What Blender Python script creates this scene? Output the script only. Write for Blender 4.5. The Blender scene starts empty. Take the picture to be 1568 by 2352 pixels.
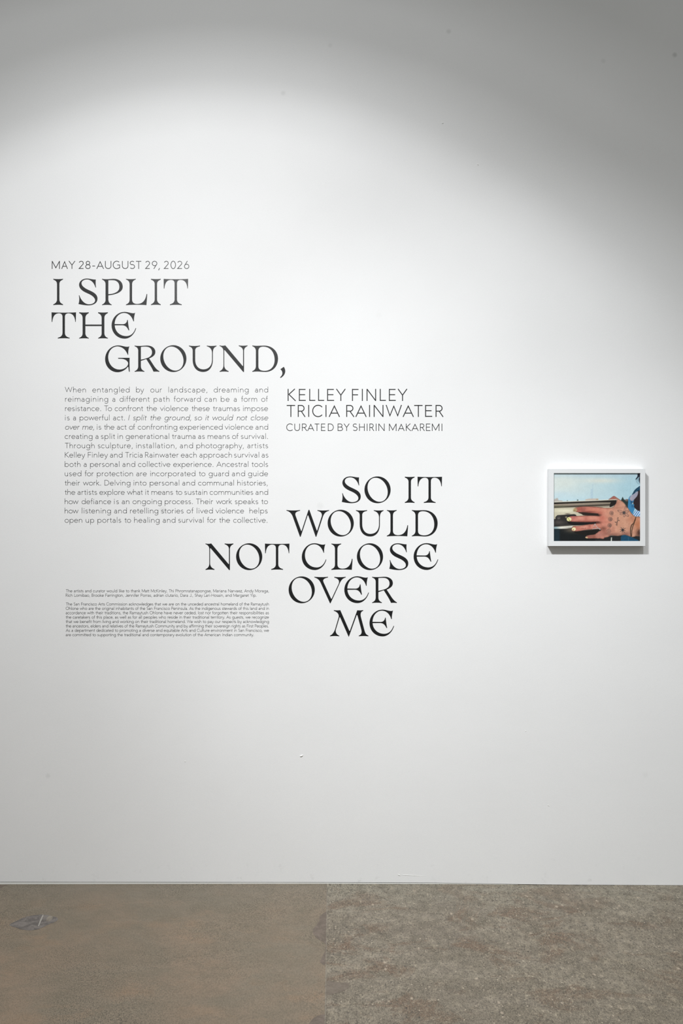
import bpy, bmesh, math, random
import numpy as np
from mathutils import Vector

# ----------------------------------------------------------------------------
# camera, light, exposure
# ----------------------------------------------------------------------------
scene = bpy.context.scene
COL = scene.collection
scene.view_settings.view_transform = 'Standard'
scene.view_settings.look = 'None'
scene.view_settings.exposure = 0.11
scene.view_settings.gamma = 1.0
scene.view_settings.use_curve_mapping = False

CAM_D, CAM_Z, PPM = 4.0, 1.48, 577.5        # distance to the wall, eye height, pixels per metre on the wall
cam = bpy.data.cameras.new('camera')
cam.sensor_fit = 'VERTICAL'
cam.sensor_height = 36.0
cam.sensor_width = 24.0
cam.lens = PPM * CAM_D / 2352.0 * 36.0
cam_o = bpy.data.objects.new('camera', cam)
cam_o.location = (0, -CAM_D, CAM_Z)
cam_o.rotation_euler = (math.radians(90), 0, 0)
COL.objects.link(cam_o)
scene.camera = cam_o

world = bpy.data.worlds.new('gallery_ambient')
scene.world = world
world.use_nodes = True
_bg = world.node_tree.nodes['Background']
_bg.inputs[0].default_value = (0.985, 1.0, 0.965, 1)
# a lit ceiling above, a darker floor below: stronger from overhead
_wt = world.node_tree
_tc = _wt.nodes.new('ShaderNodeTexCoord')
_sx = _wt.nodes.new('ShaderNodeSeparateXYZ')
_wt.links.new(_tc.outputs['Generated'], _sx.inputs[0])
_ma = _wt.nodes.new('ShaderNodeMath')
_ma.operation = 'MULTIPLY_ADD'
_mx = _wt.nodes.new('ShaderNodeMath')
_mx.operation = 'MAXIMUM'
_mx.inputs[1].default_value = 0.0
_wt.links.new(_sx.outputs[2], _mx.inputs[0])
_ma.inputs[1].default_value = 0.575
_ma.inputs[2].default_value = 0.15
_wt.links.new(_mx.outputs[0], _ma.inputs[0])
_wt.links.new(_ma.outputs[0], _bg.inputs[1])


def spot(name, loc, target, watts, cone, blend, color=(1, 1, 1), radius=0.03):
    l = bpy.data.lights.new(name, 'SPOT')
    l.energy = watts
    l.color = color
    l.spot_size = math.radians(cone)
    l.spot_blend = blend
    l.shadow_soft_size = radius
    o = bpy.data.objects.new(name, l)
    o.location = loc
    d = Vector(target) - Vector(loc)
    o.rotation_euler = d.to_track_quat('-Z', 'Y').to_euler()
    COL.objects.link(o)
    return o


def beam_profile(o, stops):
    """give a spot the fall-off of a real reflector lamp: (degrees from the axis, relative intensity)"""
    l = o.data
    l.use_nodes = True
    t = l.node_tree
    em = next(n for n in t.nodes if n.type == 'EMISSION')
    tc = t.nodes.new('ShaderNodeTexCoord')
    sp = t.nodes.new('ShaderNodeSeparateXYZ')
    t.links.new(tc.outputs['Normal'], sp.inputs[0])
    prev = sp.outputs[2]
    for op, v in (('ABSOLUTE', 0.0), ('ARCCOSINE', 0.0), ('DIVIDE', math.radians(72))):
        m = t.nodes.new('ShaderNodeMath')
        m.operation = op
        m.inputs[1].default_value = v
        t.links.new(prev, m.inputs[0])
        prev = m.outputs[0]
    r = t.nodes.new('ShaderNodeValToRGB')
    r.color_ramp.interpolation = 'LINEAR'
    e = r.color_ramp.elements
    while len(e) < len(stops):
        e.new(0.5)
    for k, (d, v) in enumerate(stops):
        e[k].position = d / 72.0
        e[k].color = (v, v, v, 1)
    t.links.new(prev, r.inputs[0])
    t.links.new(r.outputs[0], em.inputs['Strength'])


# three fixtures of a ceiling track 2.4 m in front of the wall; the rest of the room's light is the world
TY, TZ = -2.4, 3.757
A0 = Vector((-0.60, TY, TZ))
wash = spot('track_spot', A0, A0 + Vector((0.035, 0.631, -0.775)), 9.2 * 46.5, 130, 0.1, (0.985, 0.993, 1.0), 0.022)
beam_profile(wash, [(d, v / 9.2) for d, v in ((0, 9.2), (12, 7.25), (22, 5.79), (29, 4.49), (33, 3.93), (35.5, 3.13), (38, 1.98), (40.5, 1.36),
                                              (43, .84), (46, .78), (52, 0.06), (60, 0))])
spot('track_spot', (1.04, TY, TZ), (1.079, 0, -0.342), 152, 54, 1.0, (0.965, 0.985, 1.0), 0.022)
spot('track_spot', (-0.30, TY, TZ), (1.195, 0, 0.472), 156, 66.3, 1.0, (0.965, 0.99, 1.0), 0.022)

# ----------------------------------------------------------------------------
# helpers
# ----------------------------------------------------------------------------


def wx(px):
    return (px - 784.0) / PPM


def wz(py):
    return CAM_Z + (1176.0 - py) / PPM


def floor_pt(px, py):
    D = CAM_Z * PPM * CAM_D / (py - 1176.0)
    return ((px - 784.0) * D / (PPM * CAM_D), D - CAM_D)


def lin(c):
    c = np.asarray(c, float) / 255.0
    return np.where(c <= 0.04045, c / 12.92, ((c + 0.055) / 1.055) ** 2.4)


def link(o, parent=None):
    COL.objects.link(o)
    if parent is not None:
        o.parent = parent
    return o


def obj(name, me, mat=None, parent=None, loc=(0, 0, 0)):
    o = bpy.data.objects.new(name, me)
    o.location = loc
    if mat is not None and len(me.materials) == 0:
        me.materials.append(mat)
    return link(o, parent)


def thing(name, label, cat, loc=(0, 0, 0), group=None):
    o = bpy.data.objects.new(name, None)
    o.location = loc
    o.empty_display_size = 0.05
    o['label'] = label
    o['category'] = cat
    if group:
        o['group'] = group
    return link(o)


def mesh(name, verts, faces):
    me = bpy.data.meshes.new(name)
    me.from_pydata([tuple(v) for v in verts], [], [tuple(f) for f in faces])
    me.update()
    return me


class Nodes:
    def __init__(self, name):
        self.m = bpy.data.materials.new(name)
        self.m.use_nodes = True
        self.t = self.m.node_tree
        self.b = self.t.nodes['Principled BSDF']

    def n(self, kind, **kw):
        nd = self.t.nodes.new(kind)
        for k, v in kw.items():
            if k in nd.inputs:
                nd.inputs[k].default_value = v
            else:
                setattr(nd, k, v)
        return nd

    def l(self, a, b):
        self.t.links.new(a, b)

    def noise(self, vec, scale, detail=4, rough=0.55, dist=0.0):
        nd = self.n('ShaderNodeTexNoise')
        nd.inputs['Scale'].default_value = scale
        nd.inputs['Detail'].default_value = detail
        nd.inputs['Roughness'].default_value = rough
        nd.inputs['Distortion'].default_value = dist
        self.l(vec, nd.inputs['Vector'])
        return nd.outputs[0]

    def ramp(self, fac, stops):
        nd = self.n('ShaderNodeValToRGB')
        e = nd.color_ramp.elements
        while len(e) < len(stops):
            e.new(0.5)
        for k, (p, c) in enumerate(stops):
            e[k].position = p
            e[k].color = (c, c, c, 1) if isinstance(c, (int, float)) else (*c, 1)
        self.l(fac, nd.inputs[0])
        return nd.outputs[0]

    def mix(self, fac, a, b, mode='MIX'):
        nd = self.n('ShaderNodeMix', data_type='RGBA', blend_type=mode)
        for sock, v in ((nd.inputs[0], fac), (nd.inputs[6], a), (nd.inputs[7], b)):
            if isinstance(v, bpy.types.NodeSocket):
                self.l(v, sock)
            elif isinstance(v, (int, float)):
                sock.default_value = v
            else:
                sock.default_value = (*v, 1)
        return nd.outputs[2]

    def math(self, op, a, b=0.0, clamp=False):
        nd = self.n('ShaderNodeMath', operation=op, use_clamp=clamp)
        for sock, v in ((nd.inputs[0], a), (nd.inputs[1], b)):
            if isinstance(v, bpy.types.NodeSocket):
                self.l(v, sock)
            else:
                sock.default_value = v
        return nd.outputs[0]


def plain(name, srgb, rough=0.5, spec=0.5):
    k = Nodes(name)
    k.b.inputs['Base Color'].default_value = (*lin(srgb), 1)
    k.b.inputs['Roughness'].default_value = rough
    k.b.inputs['Specular IOR Level'].default_value = spec
    return k.m


# ----------------------------------------------------------------------------
# materials
# ----------------------------------------------------------------------------
def wall_paint():
    k = Nodes('white_wall_paint')
    pos = k.n('ShaderNodeNewGeometry').outputs['Position']
    big = k.ramp(k.noise(pos, 2.2, 5, 0.6), [(0.3, 0.0), (0.7, 1.0)])
    c = k.mix(big, (0.803, 0.806, 0.814), (0.828, 0.831, 0.839))
    # faint scuffs near the floor
    sep = k.n('ShaderNodeSeparateXYZ')
    k.l(pos, sep.inputs[0])
    low = k.n('ShaderNodeMapRange')
    k.l(sep.outputs[2], low.inputs[0])
    low.inputs[1].default_value = 0.16
    low.inputs[2].default_value = 0.0
    scuff = k.ramp(k.noise(pos, 23, 4, 0.7), [(0.60, 0.0), (0.72, 1.0)])
    c = k.mix(k.math('MULTIPLY', k.math('MULTIPLY', low.outputs[0], scuff), 0.35), c, (0.55, 0.55, 0.54))
    # small grey smudges seen on the paint
    for px, py, r, s in ((1030, 72, 6, .30), (650, 214, 6, .22), (1549, 126, 6, .5), (110, 1782, 6, .2), (374, 1172, 9, .22),
                         (735, 1162, 9, .12), (758, 104, 6, .16), (1385, 140, 6, .18), (1482, 1780, 8, .08), (870, 724, 7, .05)):
        d = k.n('ShaderNodeVectorMath', operation='DISTANCE')
        k.l(pos, d.inputs[0])
        d.inputs[1].default_value = (wx(px), 0, wz(py))
        mr = k.n('ShaderNodeMapRange')
        k.l(d.outputs['Value'], mr.inputs[0])
        mr.inputs[1].default_value = r / PPM * 1.3
        mr.inputs[2].default_value = r / PPM * 0.3
        mr.interpolation_type = 'SMOOTHSTEP'
        c = k.mix(k.math('MULTIPLY', mr.outputs[0], s), c, (0.45, 0.46, 0.45))
    k.l(c, k.b.inputs['Base Color'])
    k.b.inputs['Roughness'].default_value = 0.62
    k.b.inputs['Specular IOR Level'].default_value = 0.25
    bump = k.n('ShaderNodeBump')
    bump.inputs['Strength'].default_value = 0.2
    bump.inputs['Distance'].default_value = 0.002
    h = k.math('ADD', k.noise(pos, 420, 3, 0.6), k.math('MULTIPLY', k.noise(pos, 9, 3, 0.5), 1.2))
    k.l(h, bump.inputs['Height'])
    k.l(bump.outputs[0], k.b.inputs['Normal'])
    return k.m


def concrete(name, side):
    """ground concrete; side -1: smooth brownish slab, +1: greyer slab with exposed aggregate"""
    k = Nodes(name)
    pos = k.n('ShaderNodeNewGeometry').outputs['Position']

    def stretch(sx, sy, off=0.0):
        mp = k.n('ShaderNodeMapping')
        k.l(pos, mp.inputs[0])
        mp.inputs['Scale'].default_value = (sx, sy, 1.0)
        mp.inputs['Location'].default_value = (off, off * .7, 0)
        return mp.outputs[0]
    p2 = stretch(1.0, 1.25)
    p3 = stretch(1.0, 0.45)
    big = k.ramp(k.noise(p2, 2.6, 6, 0.62, 0.7), [(0.36, 0.0), (0.64, 1.0)])
    mid = k.ramp(k.noise(p2, 8.0, 7, 0.68, 0.5), [(0.36, 0.0), (0.66, 1.0)])
    clump = k.noise(stretch(1.0, 0.6, 3.0), 34, 5, 0.72, 0.3)
    fine = k.noise(p3, 250 if side < 0 else 170, 3, 0.7)
    grain = k.noise(p3, 420 if side < 0 else 330, 2, 0.75)
    zone = k.ramp(k.noise(p2, 1.7, 4, 0.6, 0.4), [(0.42, 0.0), (0.60, 1.0)])   # where the grain shows most
    sep = k.n('ShaderNodeSeparateXYZ')
    k.l(pos, sep.inputs[0])
    near = k.n('ShaderNodeMapRange')                                          # grey dust along the wall
    k.l(k.math('ADD', sep.outputs[1], k.math('MULTIPLY', k.noise(p2, 6.0, 4, 0.6), 0.30)), near.inputs[0])
    near.inputs[1].default_value = -0.16
    near.inputs[2].default_value = 0.14
    if side < 0:
        c = k.mix(big, lin((117, 106, 90)), lin((130, 111, 92)))
        c = k.mix(k.math('MULTIPLY', mid, 0.55), c, lin((108, 100, 86)))
        rust = k.ramp(k.noise(p2, 5.0, 5, 0.6), [(0.54, 0.0), (0.72, 1.0)])
        c = k.mix(k.math('MULTIPLY', rust, 0.5), c, lin((143, 115, 90)))
        c = k.mix(k.math('MULTIPLY', near.outputs[0], 0.6), c, lin((117, 111, 99)))
        c = k.mix(k.math('MULTIPLY', k.ramp(clump, [(0.34, 0.30), (0.52, 0.0)]), k.math('ADD', k.math('MULTIPLY', zone, 0.7), 0.3)), c, lin((87, 81, 68)))
        c = k.mix(k.math('MULTIPLY', k.ramp(fine, [(0.36, 0.95), (0.56, 0.0)]), k.math('ADD', k.math('MULTIPLY', zone, 0.6), 0.4)), c, lin((68, 63, 53)))
        c = k.mix(k.math('MULTIPLY', k.ramp(grain, [(0.51, 0.0), (0.70, 0.85)]), k.math('ADD', k.math('MULTIPLY', zone, 0.6), 0.4)), c, lin((157, 144, 124)))
    else:
        c = k.mix(big, lin((111, 101, 89)), lin((139, 130, 115)))
        c = k.mix(k.math('MULTIPLY', mid, 0.8), c, lin((97, 89, 77)))
        rust = k.ramp(k.noise(p2, 3.4, 6, 0.68, 0.9), [(0.52, 0.0), (0.60, 1.0)])
        c = k.mix(k.math('MULTIPLY', rust, 0.9), c, lin((99, 78, 62)))
        far = k.n('ShaderNodeMapRange')                                       # darker, coarser ground to the right front
        k.l(k.math('SUBTRACT', sep.outputs[0], sep.outputs[1]), far.inputs[0])
        far.inputs[1].default_value = 0.7
        far.inputs[2].default_value = 1.9
        c = k.mix(k.math('MULTIPLY', far.outputs[0], 0.45), c, lin((96, 88, 74)))
        c = k.mix(k.math('MULTIPLY', near.outputs[0], 0.5), c, lin((133, 130, 117)))
        c = k.mix(k.ramp(clump, [(0.36, 0.65), (0.50, 0.0)]), c, lin((81, 75, 64)))
        c = k.mix(k.ramp(clump, [(0.54, 0.0), (0.70, 0.5)]), c, lin((162, 151, 131)))
        for sc, off, lo_, col_, seed in ((95, 0, .82, (172, 160, 142), 0), (95, 5, .84, (60, 55, 49), 1), (42, 9, .90, (164, 150, 133), 0), (60, 2, .93, (52, 48, 43), 1)):
            v = k.n('ShaderNodeTexVoronoi')
            v.inputs['Scale'].default_value = sc
            k.l(stretch(1.0, 0.6, off), v.inputs['Vector'])
            stone = k.ramp(v.outputs['Distance'], [(0.14, 1.0), (0.28, 0.0)])
            pick = k.n('ShaderNodeSeparateColor')
            k.l(v.outputs['Color'], pick.inputs[0])
            c = k.mix(k.math('MULTIPLY', stone, k.ramp(pick.outputs[seed], [(lo_, 0.0), (lo_ + .03, 0.85)])), c, lin(col_))
        c = k.mix(k.ramp(fine, [(0.34, 0.85), (0.52, 0.0)]), c, lin((69, 62, 53)))
        c = k.mix(k.ramp(grain, [(0.52, 0.0), (0.72, 0.6)]), c, lin((173, 162, 140)))
    k.l(c, k.b.inputs['Base Color'])
    k.l(k.ramp(mid, [(0.0, 0.42), (1.0, 0.58)]), k.b.inputs['Roughness'])
    k.b.inputs['Specular IOR Level'].default_value = 0.35
    bump = k.n('ShaderNodeBump')
    bump.inputs['Strength'].default_value = 0.15
    bump.inputs['Distance'].default_value = 0.001
    k.l(k.math('ADD', fine, mid), bump.inputs['Height'])
    k.l(bump.outputs[0], k.b.inputs['Normal'])
    return k.m


def patch_mat(name, a, b):
    k = Nodes(name)
    pos = k.n('ShaderNodeNewGeometry').outputs['Position']
    c = k.mix(k.ramp(k.noise(pos, 30, 6, 0.75, 0.6), [(0.42, 0.0), (0.58, 1.0)]), lin(a), lin(b))
    c = k.mix(k.ramp(k.noise(pos, 300, 2, 0.7), [(0.35, 0.5), (0.5, 0.0)]), c, lin([q * 0.75 for q in a]))
    k.l(c, k.b.inputs['Base Color'])
    k.b.inputs['Roughness'].default_value = 0.5
    return k.m


def vinyl_mat():
    k = Nodes('black_cut_vinyl')
    pos = k.n('ShaderNodeNewGeometry').outputs['Position']
    k.b.inputs['Base Color'].default_value = (0.0016, 0.0024, 0.0032, 1)
    k.b.inputs['Roughness'].default_value = 0.36
    k.b.inputs['Specular IOR Level'].default_value = 0.7
    bump = k.n('ShaderNodeBump')
    bump.inputs['Strength'].default_value = 0.22
    bump.inputs['Distance'].default_value = 0.001
    k.l(k.noise(pos, 420, 3, 0.6), bump.inputs['Height'])
    k.l(bump.outputs[0], k.b.inputs['Normal'])
    return k.m


M_WALL = wall_paint()
M_TRIM = plain('white_trim_paint', (228, 229, 226), 0.5)
M_GAP = plain('gap_shade', (92, 94, 88), 0.9, 0.1)
M_VINYL = vinyl_mat()
M_SLAB_L = concrete('brown_concrete', -1)
M_SLAB_R = concrete('aggregate_concrete', 1)
M_CHIP_GAP = patch_mat('chipped_concrete_and_gap', (92, 80, 69), (110, 97, 86))
M_SPALL = patch_mat('grey_patch_concrete', (84, 78, 74), (116, 109, 104))
M_CHALK = plain('pale_cement', (150, 146, 139), 0.7)
M_JOINT = patch_mat('pale_joint_cement', (108, 100, 89), (138, 129, 116))
M_STAIN = patch_mat('brown_stained_concrete', (98, 87, 75), (112, 101, 89))
M_FRAME = plain('white_frame_lacquer', (224, 226, 228), 0.42)


# ----------------------------------------------------------------------------
# setting: wall, gap at its foot, trim strip, floor
# ----------------------------------------------------------------------------
def interp(x, pts):
    return float(np.interp(x, [p[0] for p in pts], [p[1] for p in pts]))


WALL_FOOT = [(-900, 2025.0), (0, 2025.3), (750, 2026.4), (1000, 2027.4), (1180, 2030.6), (1300, 2032.0), (1568, 2033.2), (2600, 2036)]
FLOOR_EDGE = [(-900, 2031.6), (0, 2031.3), (400, 2030.4), (750, 2030.0), (1000, 2030.6), (1180, 2031.8), (1300, 2032.6), (1568, 2033.6), (2600, 2036.5)]
XS = [-1400, -900, -400, 0, 200, 400, 600, 750, 880, 1000, 1090, 1180, 1240, 1300, 1430, 1568, 2000, 2600, 3000]


def build_wall():
    vs, fs = [], []
    top = 4.4
    n = len(XS)
    for y in (0.0, 0.12):
        for px in XS:
            vs.append((wx(px), y, wz(interp(px, WALL_FOOT))))
        for px in XS:
            vs.append((wx(px), y, top))
    for i in range(n - 1):
        a = i
        fs.append((a, a + 1, n + a + 1, n + a))
        b = 2 * n + i
        fs.append((b + 1, b, n + b, n + b + 1))
        fs.append((a + 1, a, b, b + 1))
        fs.append((n + a, n + a + 1, n + b + 1, n + b))
    fs.append((0, n, 3 * n, 2 * n))
    fs.append((n - 1, 3 * n - 1, 4 * n - 1, 2 * n - 1))
    o = obj('wall_back', mesh('wall_back', vs, fs), M_WALL)
    o['kind'] = 'structure'
    o['label'] = 'white painted gallery wall'
    return o


def strip(name, y0, y1, ztop, zbot, mat, parent=None):
    vs, fs = [], []
    n = len(XS)
    for px in XS:
        x = wx(px)
        vs += [(x, y0, zbot(px)), (x, y0, ztop(px)), (x, y1, ztop(px)), (x, y1, zbot(px))]
    for i in range(n - 1):
        a = 4 * i
        for j in range(4):
            fs.append((a + j, a + 4 + j, a + 4 + (j + 1) % 4, a + (j + 1) % 4))
    fs += [(0, 1, 2, 3), (4 * n - 4, 4 * n - 1, 4 * n - 2, 4 * n - 3)]
    me = mesh(name, vs, fs)
    bm = bmesh.new()
    bm.from_mesh(me)
    bmesh.ops.recalc_face_normals(bm, faces=bm.faces)
    bm.to_mesh(me)
    bm.free()
    return obj(name, me, mat, parent)


wall = build_wall()
tr = strip('trim_1', 0.0008, 0.02, lambda p: wz(interp(p, WALL_FOOT)) - 0.0021 + 0.0004 * math.sin(p * .013),
           lambda p: wz(interp(p, FLOOR_EDGE)) - 0.01, M_TRIM)
tr['kind'] = 'structure'
tr['label'] = 'thin white strip showing between wall and floor'
gp = strip('gap_shade_strip', 0.021, 0.03, lambda p: wz(interp(p, WALL_FOOT)) + 0.0, lambda p: wz(interp(p, FLOOR_EDGE)) - 0.01, M_GAP)  # backing strip added behind the gap, its dark colour stands for the shade there
gp['kind'] = 'structure'
gp['label'] = 'dark backing strip coloured as the shade in the gap under the wall foot'

JX0, JX1 = floor_pt(750.5, 2031)[0], floor_pt(745.0, 2352)[0]
FY0, FY1 = 0.11, -4.6


def joint_x(y):
    return JX0 + (JX1 - JX0) * (0 - y) / 1.083


def floor_z(x):
    return wz(interp(784 + x * PPM, FLOOR_EDGE))


def slab(cols):
    vs, fs = [], []
    rows = [FY0, 0.0, -0.5, -1.1, -2.0, FY1]
    for y in rows:
        for c in cols:
            x = joint_x(y) if c is None else c
            vs.append((x, y, floor_z(x)))
    w = len(cols)
    for r in range(len(rows) - 1):
        for c in range(w - 1):
            a = r * w + c
            fs.append((a, a + w, a + w + 1, a + 1))
    return vs, fs


def build_floor():
    L = [wx(p) for p in (-1400, -900, -400, 0, 200, 400, 600, 700)] + [None]
    R = [None] + [wx(p) for p in (800, 880, 1000, 1090, 1180, 1240, 1300, 1430, 1568, 2000, 2600, 3000)]
    v1, f1 = slab(L)
    v2, f2 = slab(R)
    k = len(v1)
    me = mesh('floor', v1 + v2, f1 + [tuple(i + k for i in f) for f in f2])
    me.materials.append(M_SLAB_L)
    me.materials.append(M_SLAB_R)
    for i, p in enumerate(me.polygons):
        p.material_index = 0 if i < len(f1) else 1
    o = obj('floor', me)
    o['kind'] = 'structure'
    o['label'] = 'worn brown-grey ground concrete floor'
    return o


floor = build_floor()


def smooth_closed(pts, per=6, jitter=0.0, rnd=None):
    """Catmull-Rom through closed points"""
    P = [np.array(p, float) for p in pts]
    n = len(P)
    out = []
    for i in range(n):
        p0, p1, p2, p3 = P[i - 1], P[i], P[(i + 1) % n], P[(i + 2) % n]
        for s in range(per):
            t = s / per
            q = 0.5 * ((2 * p1) + (-p0 + p2) * t + (2 * p0 - 5 * p1 + 4 * p2 - p3) * t * t + (-p0 + 3 * p1 - 3 * p2 + p3) * t ** 3)
            if jitter:
                q = q + np.array([rnd.uniform(-jitter, jitter), rnd.uniform(-jitter, jitter)])
            out.append(q)
    return out


def floor_patch(name, pts, mat, lift, label, jitter=0.6, seed=1, per=5):
    rnd = random.Random(seed)
    ring = smooth_closed(pts, per, jitter, rnd)
    vs = []
    for px, py in ring:
        x, y = floor_pt(px, py)
        y = min(y, -0.0005)
        vs.append((x, y, floor_z(x) + lift))
    bm = bmesh.new()
    bv = [bm.verts.new(v) for v in vs]
    f = bm.faces.new(bv)
    bmesh.ops.triangulate(bm, faces=[f])
    for q in bm.faces:
        if q.normal.z < 0:
            q.normal_flip()
    me = bpy.data.meshes.new(name)
    bm.to_mesh(me)
    bm.free()
    o = obj(name, me, mat, floor)
    o['label'] = label
    return o


floor_patch('slab_joint', [(749.9, 2032), (750.9, 2032), (750.9, 2095), (749.7, 2180), (748.3, 2270), (746.6, 2352), (745, 2400), (743.6, 2400), (745.4, 2352),
                           (747.2, 2270), (748.6, 2180), (749.6, 2095)], M_JOINT, 0.0004, 'pale straight joint between the two slabs', 0.15, 3)
floor_patch('chip_and_gap_patch', [(749.5, 2096), (744, 2098), (738, 2102), (733.5, 2108), (733, 2116), (728, 2124), (720, 2133), (718.5, 2141), (722, 2150),
                              (731, 2158), (741, 2164), (746, 2168), (748.5, 2172), (748, 2150), (749, 2120)], M_CHIP_GAP, 0.0003,
            'dark lobed chip along the slab joint', 0.4, 5)
floor_patch('chip_and_gap_patch', [(747.6, 2176), (746, 2186), (741, 2196), (737, 2204), (735, 2210), (739, 2215), (746, 2217), (747.3, 2200)], M_CHIP_GAP, 0.0003,
            'smaller dark chip on the slab joint', 0.3, 6)
floor_patch('chip_and_gap_patch', [(746, 2332), (733, 2333), (722, 2338), (714, 2346), (708, 2356), (704, 2368), (722, 2376), (744, 2372), (745, 2350)], M_CHIP_GAP, 0.0003,
            'dark chip on the joint at the front', 0.4, 7)
floor_patch('worn_patch', [(22, 2124), (40, 2114), (62, 2105), (85, 2101), (105, 2101), (124, 2105), (134, 2110), (128, 2117), (112, 2123), (96, 2131),
                           (75, 2137), (55, 2136), (38, 2131)], M_SPALL, 0.0003, 'lens-shaped grey worn spot in the brown slab', 0.5, 8)
floor_patch('cement_smear', [(97.5, 2102), (100, 2102.5), (96, 2112), (90, 2126), (87.5, 2126), (92, 2114)], M_CHALK, 0.0005, 'thin pale cement streak', 0.3, 9)
floor_patch('cement_smear', [(64, 2124), (70, 2120), (77, 2121), (76, 2128), (68, 2130), (63, 2129)], M_SPALL, 0.0006, None or 'small pale cement fleck', 0.5, 10)
floor_patch('cement_smear', [(108, 2108), (114, 2104), (122, 2106), (119, 2112), (110, 2116), (106, 2115)], M_JOINT, 0.0005, 'pale cement smudge', 0.7, 11)
floor_patch('worn_patch', [(749.5, 2256), (775, 2257), (798, 2258), (801, 2266), (797, 2272), (786, 2278), (768, 2283), (749.5, 2284)], M_STAIN, 0.0003,
            'dark squarish stain right of the joint', 0.8, 12)
floor_patch('chip_and_gap_patch', [(-20, 2032.5), (8, 2032.3), (18, 2032.6), (9, 2035), (0, 2039), (-20, 2046)], M_CHIP_GAP, 0.0003,  # no chip here: the dark colour paints the shade inside a gap
            'dark patch coloured as the shade in a gap corner at the wall foot', 0.3, 13)

# loose paint nubs on the wall
def nub(px, py, rx, rz, ry, label, rot=0.0):
    bm = bmesh.new()
    bmesh.ops.create_icosphere(bm, subdivisions=2, radius=1.0)
    rnd = random.Random(int(px))
    for v in bm.verts:
        f = 1 + rnd.uniform(-.15, .15)
        x, z = v.co.x * rx * f / PPM, v.co.z * rz * f / PPM
        v.co = (x * math.cos(rot) - z * math.sin(rot), v.co.y * ry * f / PPM, x * math.sin(rot) + z * math.cos(rot))
    me = bpy.data.meshes.new('paint_nub')
    bm.to_mesh(me)
    bm.free()
    o = obj('paint_nub', me, M_TRIM, wall, (wx(px), 0, wz(py)))
    o['label'] = label
    return o


nub(692, 1736, 4.2, 1.5, 2.0, 'small raised white paint nub', 0.35)
nub(425, 1749, 1.6, 1.6, 0.6, 'tiny paint bump')
nub(1207, 1679, 1.6, 1.4, 0.6, 'tiny paint bump')
nub(1259, 1850, 2.6, 1.0, 0.6, 'tiny paint bump', -0.6)
nub(1097, 378, 2.6, 1.0, 1.2, 'tiny paint bump', -0.9)
nub(1016, 283, 2.4, 1.2, 1.2, 'tiny paint bump', 0.3)
nub(945, 2010.5, 32, 0.35, 0.5, 'thin raised paint ridge above the floor', -0.05)
nub(916, 2009.5, 4, 0.8, 0.9, 'small paint blob at the end of a ridge', -0.4)

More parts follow.
